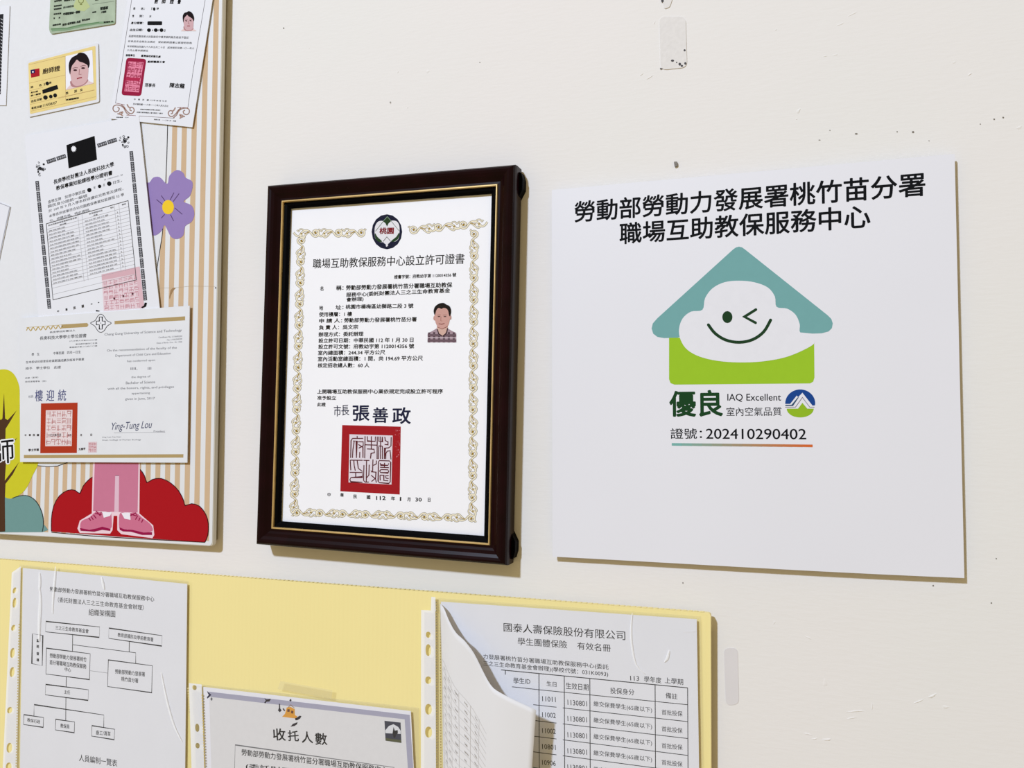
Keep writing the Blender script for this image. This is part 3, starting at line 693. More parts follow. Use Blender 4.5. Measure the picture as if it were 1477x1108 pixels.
# --- white chef certificate, tilted
d = .0134
t = sheet('chef_certificate', 'tilted white chef certificate with dark red oblong stamp, top right of the notice board', 'certificate', [(195, -70), (321, -92), (277.4, 183.5), (158, 171)], d, .0005)
p = Print(t, d, (155, 0, 9.529))
RB = (128, 48, 40)
p.line([(420, -520), (332, 0), (185, 953), (110, 1420)], 5, (70, 58, 62), 'border_line'); p.line([(1430, -520), (1343, 0), (1180, 953), (1105, 1480)], 5, (70, 58, 62), 'border_line')
for q in (('廚', 640, 50, 690, 52, 78), ('師', 742, 52, 795, 54, 78), ('證', 852, 54, 908, 56, 78), ('書', 957, 56, 1003, 58, 78)): p.text(*q, BLK, .03)
for q in (('姓', 352, 134, 382, 134, 34), ('名：', 455, 136, 512, 137, 34), ('性', 337, 237, 365, 237, 34), ('別：', 435, 238, 492, 238, 34), ('女', 572, 240, 602, 240, 32), ('身分證號：', 320, 334, 492, 334, 36), ('出生日期：', 305, 430, 486, 430, 36),
          ('王', 598, 135, 614, 135, 34), ('玲', 672, 136, 704, 136, 34), ('年', 610, 430, 626, 430, 26), ('月', 690, 430, 704, 430, 26), ('日', 775, 437, 793, 437, 32), ('發證單位', 248, 776, 376, 778, 32), ('臺灣省政府衛生處', 460, 782, 728, 796, 32), ('廚師職業工會', 548, 864, 790, 868, 32)):
    p.text(*q, BLK, .035)
for q in (('茲證明君應技術士技能檢定中餐烹調丙級及格准予登記', 290, 512, 1115, 534, 32), ('依食品安全衛生法規定　發給廚師證書以資證明收執', 280, 580, 1160, 606, 28), ('有效期間自民國九十九年五月二十日　起效期至民國一〇一年六', 270, 650, 1190, 680, 28), ('六月止應申請展延', 265, 704, 557, 712, 28)):
    p.text(*q, (50, 50, 54), .012)
p.dot(642, 124, 17, 24, BLK, 'marker_blot')
p.poly(rnd([(550, 292), (752, 292), (750, 345), (548, 345)], 14), BLK, 'marker_blot')
for x in (570, 664, 742): p.dot(x, 414, 27, 25, BLK, 'marker_blot')
# little portrait
sx = 205/405
p.sw = .55
woman(p, lambda x, y: (1012+(x-655)*.52+(700-y)*.0-0, 425-(700-y+ (x-655)*-.24)*.555), 1)
p.z = (155, 80, 9.529)
p.poly(rnd([(262, 30), (535, 48), (462, 560), (190, 545)], 45), (150, 28, 62), 'stamp')
p.poly([(290, 82), (497, 92), (432, 508), (232, 492)], (226, 132, 158), 'stamp', lift=1)
maze(p, [(290, 82), (497, 92), (432, 508), (232, 492)], 4, 5, 7, (150, 32, 66), 5)
p.poly([(255, 300), (450, 308), (440, 352), (250, 345)], (176, 44, 78), 'stamp', lift=3)
p.text('理事長', 510, 432, 655, 438, 52, BLK, .02); p.text('陳志龍', 850, 442, 1056, 455, 68, BLK, .03)
for q in (('中　華　民　國 112 年 08 月 10 日', 360, 614, 810, 640, 24), ('至中華民國一一六年一一二年八月九日止', 350, 680, 836, 708, 26), ('臺灣省桃園縣政府衛生局核定', 450, 750, 727, 762, 18), ('桃園市廚師職業工會印製於八德市', 400, 790, 760, 808, 20), ('證書編號　12345', 120, 858, 292, 860, 16), ('發證日期　一一二年八月　桃園', 636, 888, 940, 912, 18)):
    p.text(*q, (60, 60, 62), .015)
p.line([(118, 655), (180, 668), (240, 680)], 6, RB, 'border_line'); p.line([(1105, 720), (1010, 716), (960, 718)], 6, RB, 'border_line')
p.line([(260, 820), (390, 828)], 6, RB, 'border_line'); p.line([(430, 832), (920, 862)], 5, (90, 60, 60), 'border_line')
def flourish(fx):
    S = [[(0, 0), (60, 10), (105, 45), (135, 100), (180, 140)], [(0, 0), (-40, 20), (-45, 65), (-15, 95), (25, 85), (40, 50), (15, 30)],
         [(70, -5), (110, 30), (140, 75), (185, 115), (225, 115), (250, 75), (235, 40), (200, 35), (190, 70), (215, 80)], [(150, -10), (165, 20), (190, 45)], [(15, 120), (60, 130), (90, 150)], [(40, 110), (90, 95), (70, 125)]]
    for i, s in enumerate(S):
        p.line([fx(a, b) for a, b in smooth_poly(s, 3, False)], 13 if i < 3 else 16, (96, 44, 36), 'border_ornament', lift=0)
        p.line([fx(a, b) for a, b in smooth_poly(s, 3, False)], 4 if i < 3 else 6, (214, 180, 160), 'border_ornament', lift=1)
flourish(lambda a, b: (122+a*.98, 680+b))
flourish(lambda a, b: (1080-a*.98, 722+b*.95+a*.02))
p.done()

# --- course credit certificate with the black flag
d = .0138
t = sheet('credit_certificate', 'tilted white certificate with black printed flag, table and faint pink stamp', 'certificate', [(36, 196), (200.3, 167), (230.5, 446), (215, 474), (58, 490)], d, .0005)
p = Print(t, d, (40, 180, 7.912))
p.poly([(441, 232), (762, 127), (790, 398), (467, 497)], (14, 14, 16), 'flag_print', lift=3)
star = []
for i in range(24):
    r_ = 37 if i % 2 == 0 else 24
    star.append((524+r_*.9*cos(i*pi/12), 275+r_*1.05*sin(i*pi/12)))
p.poly(star, (236, 236, 240), 'flag_print', lift=4)
GK = (72, 72, 76)
p.text('長庚學校財團法人長庚科技大學', 296, 683, 986, 476, 56, BLK, .02)
p.text('教保專業知能課程學分證明書', 325, 752, 968, 572, 54, BLK, .025)
p.text('第 1080000001 號', 870, 640, 1085, 580, 20, (140, 140, 146), .0)
for q in (('查學生陳　如係中華民國', 232, 903, 655, 778, 38), ('年', 752, 738, 776, 731, 34), ('月', 860, 710, 880, 704, 34), ('日生，', 975, 680, 1075, 652, 36), ('國民身分證統一編號', 232, 950, 680, 825, 36),
          ('於 109 年 9 月入學本校修讀幼兒教育及課程，', 240, 1004, 1090, 745, 36), ('本學系所修畢符合幼兒園教保專業知能課程 32 學', 245, 1062, 1100, 812, 36), ('分，成績及格，特此證明。', 250, 1115, 715, 985, 34)):
    p.text(*q, (58, 58, 62), .006)
for x, y, r_ in ((703, 745, 25), (820, 703, 20), (930, 672, 26)): p.dot(x, y, r_, r_, BLK, 'marker_blot')
p.z = (0, 0, 1)
def keyrun(x0, y0, x1, y1, n, w):
    a = Vector((x0, y0)); b = Vector((x1, y1)); e = (b-a)/n; L = e.length; u = e.normalized(); v = Vector((-u.y, u.x))
    for i in range(n):
        s = a+e*i
        q = lambda f, g: tuple(s+u*(f*L)+v*(g*w))
        p.poly([q(.04, -.5), q(.95, -.5), q(.95, .5), q(.04, .5)], GK, 'border_ornament', lift=3)
        for f in (.15, .38, .61, .8):
            p.line([q(f, -.3), q(f+.1, .0), q(f, .3)], .45, (200, 200, 206), 'border_ornament', lift=4)
        p.line([q(.1, 0), q(.9, 0)], .35, (190, 190, 196), 'border_ornament', lift=4)
keyrun(53.3, 260.5, 71.3, 446, 12, 5.0); keyrun(189, 217.5, 209.7, 434, 14, 5.0)
keyrun(67, 234, 95.5, 224.5, 2, 5.6); keyrun(140, 210.5, 169, 201, 2, 5.6)
rn = random.Random(9)
for cx_, cy_, sg_ in ((58, 243, -1), (180, 204, 1)):
    for i in range(26):
        a = rn.uniform(0, 2*pi); r_ = rn.uniform(0, 7.5); x = cx_+r_*cos(a)*1.1+sg_*0; y = cy_+r_*sin(a)*1.2
        pts = spiral(x, y, rn.uniform(1.2, 2.4), rn.uniform(0, 6), .9, 6)
        p.line(pts, .7, (55, 55, 58), 'border_ornament', lift=1)
    p.dot(cx_, cy_, 1.7, 1.8, (35, 35, 38), 'border_ornament', 2); p.dot(cx_-3, cy_+5, 1.2, 1.5, (35, 35, 38), 'border_ornament', 2); p.dot(cx_+5, cy_-6, 1.6, 1.5, (35, 35, 38), 'border_ornament', 2)
p.z = (50, 300, 6.926)
Q = [(115, 158), (933, -74), (1015, 718), (182, 918)]
def tq(u, v):
    a, b, c, e = [Vector(q) for q in Q]
    return tuple((a*(1-u)+b*u)*(1-v)+(e*(1-u)+c*u)*v)
p.line([tq(0, 0), tq(1, 0), tq(1, 1), tq(0, 1)], 5, (70, 70, 74), 'table_rule', closed=True, lift=4)
rows = [0, .075] + [.075+.0455*i for i in range(1, 18)] + [.93]
for v in rows[1:]: p.line([tq(0.0, v), tq(1, v)], 2.0, (176, 176, 182), 'table_rule', lift=3)
for u in (.385, .435, .83, .885): p.line([tq(u, 0), tq(u, .86)], 2.0, (178, 178, 184), 'table_rule', lift=3)
wd = ['教保概論', '幼兒發展', '特殊教育導論', '幼兒學習評量', '幼兒園課室經營', '幼兒園教保活動', '幼兒健康與安全', '教保專業倫理', '家庭與社區', '幼兒園教材教法', '幼兒園教保實習', '兒童文學', '幼兒觀察', '在職進修規定', '幼兒語文發展', '幼兒園行政實務']
for i in range(16):
    v = .115+.0455*i
    L1 = .05*len(wd[i])
    a = tq(.02, v); b = tq(.02+L1, v); p.text(wd[i], a[0], a[1], b[0], b[1], 14, (128, 128, 132), .0, lift=4)
    s2 = wd[(i*5+3) % 16]; a = tq(.46, v); b = tq(.46+.048*len(s2), v); p.text(s2, a[0], a[1], b[0], b[1], 14, (134, 134, 138), .0, lift=4)
    a = tq(.85, v); b = tq(.865, v); p.text('2', a[0], a[1], b[0], b[1], 13, (110, 110, 115), lift=4)
for s2, u0, u1, v in (('依幼兒教保專業課程科目名稱', .02, .37, .04), ('學分數', .16, .24, .075), ('修習課程科目', .52, .68, .04), ('名稱', .57, .62, .075), ('學分', .78, .82, .04), ('備註', .92, .97, .04)):
    a = tq(u0, v); b = tq(u1, v); p.text(s2, a[0], a[1], b[0], b[1], 16, (80, 80, 84), .01, lift=4)
ST = [(668, 665), (1045, 585), (1095, 1000), (690, 1032)]
p.poly(ST, (226, 204, 210), 'stamp', lift=0)
p.poly([(668, 665), (1045, 585), (1052, 650), (672, 722)], (212, 172, 180), 'stamp', lift=1)
p.poly([(1010, 590), (1048, 585), (1096, 1000), (1050, 1004)], (218, 182, 190), 'stamp', lift=1)
maze(p, [(680, 730), (1030, 655), (1060, 1000), (695, 1025)], 7, 6, 5, (196, 140, 150), 12, 'stamp_script', 1)
for x, y in ((795, 905), (885, 880), (978, 858)): p.dot(x, y, 9, 11, (90, 50, 58), 'printed_text', 5)
for q in (('中', 225, 1043, 243, 1040, 20), ('華', 308, 1030, 328, 1026, 26), ('民', 388, 1015, 410, 1010, 28), ('國', 470, 998, 492, 993, 28), ('一', 560, 965, 576, 962, 8), ('一', 632, 950, 644, 947, 8)): p.text(*q, (60, 60, 64), .02, lift=4)
p.poly([(1100, 945), (1122, 948), (1112, 985), (1075, 1002), (1062, 992), (1090, 975)], BLK, 'border_ornament', lift=4)
p.poly([(612, 1018), (650, 1028), (645, 1034), (612, 1034)], BLK, 'border_ornament', lift=4)
p.done()

# --- degree diploma
d = .0146
t = sheet('diploma', 'white diploma with gold bars, cross emblem and brick red seal, lowest on the board', 'certificate', [(28, 459), (273.5, 441), (270, 667.5), (29, 666.5)], d, .0007, mat('diploma_paper', (228, 229, 233), .3, .02, 40, .12, .5, .15, 0, 60))
p = Print(t, d, (20, 440, 5.681))
GB = (176, 152, 104)
p.poly([(390, 160), (600, 147), (612, 163), (600, 180), (390, 192)], GB, 'gold_bar'); p.done(); p.poly([(825, 131), (1403, 93), (1403, 126), (825, 158)], GB, 'gold_bar'); p.done()
for i in range(7):
    x = 103+i*41; y = 200-i*3
    p.line(smooth_poly([(x, y+10), (x+14, y-14), (x+34, y+12), (x+46, y-10)], 3, False), 7, (186, 158, 90), 'ornate_bar'); p.line([(x, y-16), (x+41, y-19)], 3, (186, 158, 90), 'ornate_bar')
em = smooth_poly([(628, 148), (665, 128), (690, 88), (712, 76), (735, 88), (762, 128), (798, 148), (765, 172), (738, 212), (712, 224), (688, 212), (662, 172)], 3)
p.poly(em, (230, 230, 234), 'emblem_print'); p.line(em, 5, (60, 60, 62), 'emblem_print', closed=True, lift=1)
p.line([(700, 98), (724, 98), (724, 132), (748, 132), (748, 162), (724, 162), (724, 198), (700, 198), (700, 162), (676, 162), (676, 132), (700, 132)], 6, (22, 22, 24), 'emblem_print', closed=True, lift=1)
p.dot(712, 148, 4, 4, (60, 60, 60), 'emblem_print', 1)
G1 = (92, 92, 98); G2 = (70, 70, 76)
for q in (('長庚學校財團法人', 293, 232, 505, 216, 16), ('(六)中教大字第0960003號', 455, 303, 683, 292, 12), ('學位證字第四〇五號', 505, 328, 683, 318, 12), ('畢業證字第二〇四二〇號', 455, 354, 683, 341, 12)): p.text(*q, G1, .01)
p.text('長庚科技大學學士學位證書', 212, 288, 595, 265, 30, (58, 58, 62), .012)
for q in (('學　生　　　　　中華民國　四月一日生', 145, 418, 548, 397, 24), ('在本校幼兒保育系修業期滿成績及格准予畢業', 98, 480, 576, 456, 22), ('授予　學士學位　此證', 95, 532, 385, 520, 22), ('幼保（系所）', 92, 606, 200, 600, 14), ('幼兒保育學系（所）', 92, 636, 265, 631, 14)): p.text(*q, G2, .01)
LG = (118, 118, 124)
for q in (('Chang Gung University of Science and Technology', 742, 257, 1376, 222, 26), ('Certificate No. U10600204', 1185, 272, 1378, 262, 13), ('No. U106204200', 1255, 293, 1378, 284, 13), ('Date of Birth: Oct. 10, 1990', 1170, 320, 1378, 310, 14), ('On the recommendation of the faculty of the', 762, 388, 1335, 364, 24),
          ('Department of Child Care and Education', 832, 430, 1285, 410, 24), ('has conferred upon', 928, 474, 1157, 464, 22), ('IIII,', 956, 536, 1012, 534, 24), ('III', 1098, 532, 1126, 530, 22), ('the degree of', 962, 605, 1118, 598, 22), ('Bachelor of Science', 918, 650, 1157, 641, 22)): p.text(*q, LG, .008)
p.z = (20, 550, 5.681)
for q in (('with all the honors, rights, and privileges', 768, 76, 1312, 60, 24), ('appertaining', 965, 112, 1115, 108, 20), ('given in June, 2017', 912, 160, 1155, 154, 24), ('President', 1145, 416, 1238, 416, 13), ('Ding-Yuan Tsai, Dean', 725, 467, 878, 464, 13), ('Dean College of Human Ecology', 725, 491, 1042, 487, 14)): p.text(*q, LG, .008)
p.text('Ying-Tung Lou', 803, 418, 1134, 402, 78, (84, 88, 112), .006, shear=.35, res=3)
p.line([(820, 424), (1240, 418)], 2, LG, 'printed_rule')
p.text('校長', 120, 138, 160, 134, 22, (90, 92, 110), .0)
for c_, a, b in (('樓', 172, 236), ('迎', 265, 330), ('統', 360, 428)): p.text(c_, a, 166-(a-172)*.02, b, 165-(a-172)*.02, 94, (84, 88, 128), .012)
p.poly([(222, 182), (522, 175), (516, 588), (216, 590)], (174, 56, 32), 'seal'); p.poly([(262, 238), (480, 234), (474, 531), (257, 533)], (228, 212, 212), 'seal', lift=1)
maze(p, [(266, 242), (476, 239), (470, 527), (261, 529)], 5, 5, 4.5, (186, 128, 126), 7)
for q in (('中', 88, 450, 102, 450, 16), ('華', 122, 450, 138, 450, 18), ('民', 155, 450, 172, 450, 18), ('國', 188, 450, 205, 450, 18), ('一〇六年六月', 278, 455, 385, 452, 24), ('十日', 440, 452, 470, 450, 18), ('月', 543, 450, 556, 450, 18), ('日', 627, 448, 640, 448, 18), ('學士字第', 118, 576, 205, 572, 22), ('九號字', 530, 568, 586, 562, 20)): p.text(*q, (66, 60, 64), .02, lift=4)
p.done(); p.poly([(610, 498), (681, 496), (679, 584), (608, 586)], (220, 196, 200), 'stamp'); maze(p, [(614, 502), (677, 500), (675, 580), (612, 582)], 3, 3, 3.5, (196, 140, 146), 8, 'stamp_script', 1)
p.poly([(82, 604), (1389, 598), (1388, 626), (82, 631)], GB, 'gold_bar')
p.done()

# ---------------------------------------------------------------- yellow corrugated board
d = .0110
A = P(0, 807, d); B_ = P(1025, 884.5, d); C_ = P(1025.5, 1108, d)
yb = thing('corrugated_board', 'long yellow corrugated plastic board along the bottom of the wall', 'board', P(560, 980, 0))
sl = (B_.z-A.z)/(B_.x-A.x); XL2, ZB = -.95, 1.02
def yellow_mat():
    M = mat('yellow_plastic', (245, 228, 158), .42, .015, 8, 0, .45)
    nt = M.node_tree; b = nt.nodes['Principled BSDF']
    tc = nt.nodes.new('ShaderNodeTexCoord'); wv = nt.nodes.new('ShaderNodeTexWave'); wv.bands_direction = 'X'; wv.inputs['Scale'].default_value = 75
    bp = nt.nodes.new('ShaderNodeBump'); bp.inputs['Strength'].default_value = .10; bp.inputs['Distance'].default_value = .0006
    nt.links.new(tc.outputs['Object'], wv.inputs['Vector']); nt.links.new(wv.outputs['Fac'], bp.inputs['Height']); nt.links.new(bp.outputs[0], b.inputs['Normal'])
    return M
YM = yellow_mat()
zt = lambda x: B_.z + sl*(x-B_.x)
xbr = B_.x + (C_.x-B_.x)*(ZB-B_.z)/(C_.z-B_.z)
V, F = plate(rnd([(XL2, zt(XL2)), (B_.x, B_.z), (xbr, ZB), (XL2, ZB)], .0025), d, .0042)
obj('board_panel', V, F, YM, yb)
V, F = plate([(XL2+.02, zt(XL2)-.02), (B_.x-.003, B_.z-.012), (xbr-.003, ZB+.01), (XL2+.02, ZB+.01)], d-.0042, d-.0044)
obj('backing_board', V, F, mat('gap_shade_olive', (128, 112, 70), .9, .05), yb)  # olive board added to keep the gap behind the yellow edge dark
V = []; F = []                     # open flute ends along the top edge
x = XL2+.004
while x < B_.x-.004:
    n = len(V)
    for dx, dz, dy in ((0, .0001, 0), (.0026, .0001, 0), (.0026, .0004, 0), (0, .0004, 0)):
        V.append((x+dx, -d+.0004, zt(x+dx)+dz)); 
    for dx, dz, dy in ((0, .0001, 0), (.0026, .0001, 0), (.0026, .0004, 0), (0, .0004, 0)):
        V.append((x+dx, -d+.0036, zt(x+dx)+dz))
    F += [[n, n+1, n+2, n+3], [n+7, n+6, n+5, n+4], [n+3, n+2, n+6, n+7], [n, n+3, n+7, n+4], [n+1, n+5, n+6, n+2]]
    x += .0043
obj('flute_edge', V, F, YM, yb, kind='stuff')
# --- clear sleeves and the sheets in them
FILM = film('sleeve_film', .975, .045, .09, .03, .3, 18, strx=1.6)
STRIP = film('sleeve_strip', .9, .05, .3, .74, 0, 10, (246, 247, 253))
def strip_with_holes(name, quad, holes, d, par):
    """punched binding strip: a grid of cells around real openings"""
    a, b, c, e = [Vector(q) for q in quad]
    def q(u, v): return (a*(1-u)+b*u)*(1-v)+(e*(1-u)+c*u)*v
    H = (e-a).length; W_ = (b-a).length
    V = []; F = []
    def addq(pts):
        n = len(V); V.extend(P(*x, d) for x in pts); F.append(list(range(n, n+len(pts))))
    v = 0
    hs = []
    for (hx, hy, rx, ry) in holes:
        vv = (Vector((hx, hy))-a).dot((e-a).normalized())/H
        cen = q(0, vv); uu = (hx-cen.x)/(q(1, vv).x-cen.x); hs.append((uu, vv, rx/W_, ry/H))
    for (uu, vv, ru, rv) in sorted(hs, key=lambda h: h[1]):
        t0 = vv-rv*1.25; t1 = min(vv+rv*1.25, 1.2)
        if t0 > v: addq([q(0, v), q(1, v), q(1, t0), q(0, t0)])
        else: t0 = v
        K = 16
        n = len(V)
        inner = [q(uu+ru*cos(2*pi*i/K), vv+rv*(abs(sin(2*pi*i/K))**.8)*(1 if sin(2*pi*i/K) > 0 else -1)) for i in range(K)]
        def sq(i):
            ang = 2*pi*i/K; cx_, sy_ = cos(ang), sin(ang); m_ = max(abs(cx_), abs(sy_)); cx_ /= m_; sy_ /= m_
            U = uu+(1-uu)*cx_ if cx_ > 0 else uu+uu*cx_
            Vv = vv+(t1-vv)*sy_ if sy_ > 0 else vv+(vv-t0)*sy_
            return q(U, Vv)
        outer = [sq(i) for i in range(K)]
        V.extend(P(*x, d) for x in inner+outer)
        for i in range(K):
            j = (i+1) % K; F.append([n+i, n+j, n+K+j, n+K+i])
        v = t1
    if v < 1: addq([q(0, v), q(1, v), q(1, 1), q(0, 1)])
    return obj(name, V, F, STRIP, par)
def stitches(par, x0, y0, x1, y1, d, n, w=1.5, col=(196, 178, 120)):
    V = []; F = []
    for i in range(n):
        t = i/n; t2 = (i+.55)/n
        a = (x0+(x1-x0)*t, y0+(y1-y0)*t); b = (x0+(x1-x0)*t2, y0+(y1-y0)*t2); k = len(V)
        V += [P(a[0]-w/2, a[1], d), P(a[0]+w/2, a[1], d), P(b[0]+w/2, b[1], d), P(b[0]-w/2, b[1], d)]; F.append([k, k+1, k+2, k+3])
    obj('weld_seam', V, F, ink(col), par, kind='stuff')

DOC = mat('document_paper', (235, 235, 240), .6, .01, 25, .04)
# org chart
HIGHLIGHT = film('sleeve_highlight', .98, .06, .25, .6, 0, 10, (255, 255, 255))  # highlights on the sleeve wrinkles, painted as milky white strips
def streak(par, pts, w, d):
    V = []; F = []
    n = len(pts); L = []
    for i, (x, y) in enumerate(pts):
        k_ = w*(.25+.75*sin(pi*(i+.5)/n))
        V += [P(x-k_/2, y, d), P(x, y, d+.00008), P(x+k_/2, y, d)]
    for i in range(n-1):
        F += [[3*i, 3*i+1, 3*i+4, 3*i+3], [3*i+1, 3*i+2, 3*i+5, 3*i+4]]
    obj('film_highlight', V, F, HIGHLIGHT, par)
d = .0136
sv = thing('sheet_protector', 'clear punched sleeve holding the organisation chart at lower left', 'sleeve', P(150, 970, .0112), 'clear punched sleeves on the yellow board')
slab('back_film', [(28, 815), (272, 838.5), (267.5, 1150), (24, 1150)], .0121, .0002, FILM, sv)
slab('front_film', [(28, 814), (272, 837.5), (270, 1150), (24, 1150)], d+.0011, .0002, FILM, sv)
strip_with_holes('punched_strip', [(17, 826), (30, 817), (23.5, 1150), (2, 1150)], [(20.8, 855, 3, 4), (20.8, 873, 3, 7), (19, 908.5, 3, 4), (18, 944.5, 3.2, 7), (17.5, 972, 3.2, 7), (14, 1026, 3.2, 4.5), (13.5, 1080, 3.2, 7), (12.5, 1107, 3.2, 6)], .0128, sv)
stitches(sv, 27.5, 900, 22.5, 1140, .0151, 60)
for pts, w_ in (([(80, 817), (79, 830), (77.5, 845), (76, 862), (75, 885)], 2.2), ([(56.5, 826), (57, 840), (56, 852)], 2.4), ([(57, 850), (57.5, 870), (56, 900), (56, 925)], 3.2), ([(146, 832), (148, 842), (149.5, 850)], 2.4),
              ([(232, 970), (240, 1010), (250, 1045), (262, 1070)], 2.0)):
    streak(sv, smooth_poly(pts, 4, False), w_*1.3, d+.00115)
t = sheet('organisation_chart', 'white sheet with an organisation chart of linked boxes, inside the lower left sleeve', 'paper', [(33, 819.5), (270, 842.5), (266.5, 1150), (28, 1150)], d, .0004, DOC)
p = Print(t, d, (0, 800, 3.597))
p.text('勞動部勞動力發展署桃竹苗分署職場互助教保服務中心', 258, 191, 800, 245, 25, K, .008)
p.text('（委託財團法人三之三生命教育基金會辦理）', 300, 248, 745, 290, 27, K, .004)
p.text('組織架構圖', 460, 316, 598, 326, 34, K, .004)
def box(q, w=3.0): p.line(q, w, (40, 40, 42), 'chart_line', closed=True)
for q in ([(238, 347), (517, 376), (515, 430), (236, 401)], [(565, 382), (841, 421), (839, 475), (564, 435)], [(168, 411), (222, 420), (219, 577), (165, 566)], [(241, 486), (468, 515), (464, 649), (238, 620)],
          [(562, 547), (790, 577), (787, 717), (558, 685)], [(237, 674), (459, 702), (457, 757), (235, 728)], [(124, 831), (226, 846), (224, 897), (122, 882)], [(289, 855), (387, 869), (385, 925), (287, 910)], [(477, 888), (595, 907), (592, 961), (475, 942)]): box(q)
for l in ([(377, 416), (376, 502)], [(377, 468), (704, 510), (704, 566)], [(671, 451), (670, 505)], [(344, 635), (343, 688)], [(342, 743), (341, 860)], [(176, 836), (177, 779), (539, 833), (538, 897)]): p.line(l, 3, (40, 40, 42), 'chart_line')
p.line([(468, 603), (558, 615)], 2, (150, 150, 152), 'chart_line')
for q in (('三之三生命教育基金會', 287, 390, 460, 409, 22), ('教育部國民及學前教育署', 610, 427, 795, 453, 22), ('勞動部勞動力發展署桃竹', 258, 535, 449, 558, 24), ('苗分署職場互助教保服務', 257, 570, 448, 594, 24), ('中心', 335, 606, 368, 611, 22), ('勞動部勞動力發展署', 597, 618, 752, 634, 24), ('桃竹苗分署', 629, 657, 717, 667, 24),
          ('主任', 333, 723, 364, 726, 20), ('教保行政', 141, 868, 208, 879, 20), ('教保員', 313, 898, 360, 905, 22), ('廚工/清潔', 498, 935, 573, 943, 24)): p.text(*q, K, .012)
for c_, y in (('業', 455), ('務', 485), ('督', 522), ('導', 555)): p.text(c_, 189, y, 203, y+1.5, 17, K, .02)
p.text('人員編制一覽表', 410, 1072, 608, 1102, 36, K, .004)
p.done()

# capacity sheet
d = .0140
sv = thing('sheet_protector', 'clear punched sleeve taped over the enrolment notice at bottom centre', 'sleeve', P(440, 1060, .0112), 'clear punched sleeves on the yellow board')
slab('back_film', [(273, 985.5), (604, 1021), (606, 1150), (276, 1150)], .0125, .0002, FILM, sv)
slab('front_film', [(273, 985.5), (604, 1021), (606, 1150), (276, 1150)], d+.0012, .0002, FILM, sv)
strip_with_holes('punched_strip', [(272.5, 985.5), (291, 987.5), (296, 1150), (277.5, 1150)], [(280.5, 990.8, 3.2, 3.6), (284.5, 1049, 3, 6), (285, 1075, 3, 4), (286, 1120, 3, 5)], .0156, sv)
stitches(sv, 291.5, 1002, 296.5, 1140, .0158, 34, 1.8, (206, 180, 110)); stitches(sv, 271, 992, 273, 1030, .0158, 10, 1.6, (216, 200, 150))
t = sheet('enrolment_notice', 'white sheet with a lilac border and handwritten style title, at bottom centre', 'paper', [(293, 991), (592.5, 1026), (599, 1150), (297.5, 1150)], d, .0004, mat('enrolment_margin', (240, 239, 246), .6, .01, 25))
p = Print(t, d, (260, 800, 3.597))
p.poly([(150, 726), (1178, 845), (1200, 1250), (165, 1250)], (228, 226, 227), 'print_ground')
p.poly([(150, 712), (1190, 832), (1190, 858), (150, 738)], (172, 170, 190), 'lilac_border', lift=1); p.poly([(1163, 835), (1190, 832), (1218, 1250), (1190, 1250)], (172, 170, 190), 'lilac_border', lift=1)
p.poly([(139, 708), (148, 716), (161, 728), (150, 740), (140, 748), (138, 740), (148, 729), (142, 718)], (40, 40, 70), 'printed_mark', lift=2); p.dot(162, 750, 5, 8, (110, 110, 118), 'printed_mark', 2)
p.line([(278, 1250), (285, 988), (1110, 1105), (1112, 1250)], 3, (120, 120, 122), 'printed_rule', lift=1)
p.text('勞動部勞動力發展署桃竹苗分署職場互助教保服務中心', 318, 1042, 1075, 1138, 34, K, .012, lift=1)
p.text('(委託財團法人', 340, 1118, 700, 1160, 36, K, .012, lift=1)
p.z = (380, 990, 6.714)
for c_, x0_, x1_, y, h in (('收', 95, 218, 524, 118), ('托', 238, 345, 530, 105), ('人', 372, 482, 548, 112), ('數', 503, 620, 567, 118)): p.text(c_, x0_, y, x1_, y+6, h, K, .016, res=3, lift=1)
OR = (226, 160, 60)
p.poly([(226, 206), (264, 200), (302, 222), (304, 280), (330, 292), (310, 312), (180, 296), (208, 268)], OR, 'drawing', lift=2)
p.poly([(232, 222), (255, 224), (252, 250), (230, 246)], (110, 70, 50), 'drawing', lift=3); p.poly([(268, 236), (290, 240), (288, 266), (266, 262)], (110, 70, 50), 'drawing', lift=3)
p.line([(240, 205), (262, 180), (300, 212)], 4, (150, 110, 70), 'drawing', lift=3); p.line([(190, 215), (205, 240)], 12, (70, 45, 40), 'drawing', lift=3)
for pts in ([(8, 115), (30, 128), (72, 122), (58, 148), (30, 150), (15, 168), (8, 158), (22, 138)], [(150, 168), (160, 172), (162, 215), (175, 235), (158, 252), (140, 235), (150, 210)], [(262, 122), (272, 135), (262, 150), (250, 138)], [(305, 312), (330, 300), (350, 285), (368, 290), (355, 312), (330, 328), (310, 330)], [(262, 392), (285, 365), (330, 348), (325, 368), (300, 385), (275, 390)]):
    p.poly(pts, (40, 34, 42), 'drawing', lift=3)
p.poly([(1172, 335), (1328, 352), (1336, 550), (1182, 528)], (62, 64, 78), 'photo_print', lift=1)
p.poly([(1178, 430), (1215, 385), (1260, 368), (1305, 395), (1328, 430), (1330, 462), (1182, 455)], (226, 226, 230), 'photo_print', lift=2)
p.poly([(1260, 395), (1272, 430), (1300, 425), (1302, 455), (1285, 470), (1275, 500), (1262, 500), (1250, 455), (1256, 420)], (34, 34, 38), 'photo_print', lift=3)
p.poly([(1182, 500), (1240, 510), (1330, 520), (1335, 548), (1184, 527)], (86, 88, 62), 'photo_print', lift=3)
p.done()
tp = thing('adhesive_tape', 'strip of clear tape holding the top of the enrolment notice sleeve', 'tape', P(440, 995, .0157))
slab('tape_strip', [(404.5, 982.5), (479.6, 996), (478.2, 1008.5), (400.5, 994)], .0157, .0001, film('clear_tape', .95, .05, .2, .22, 0, 10, (236, 228, 190)), tp)

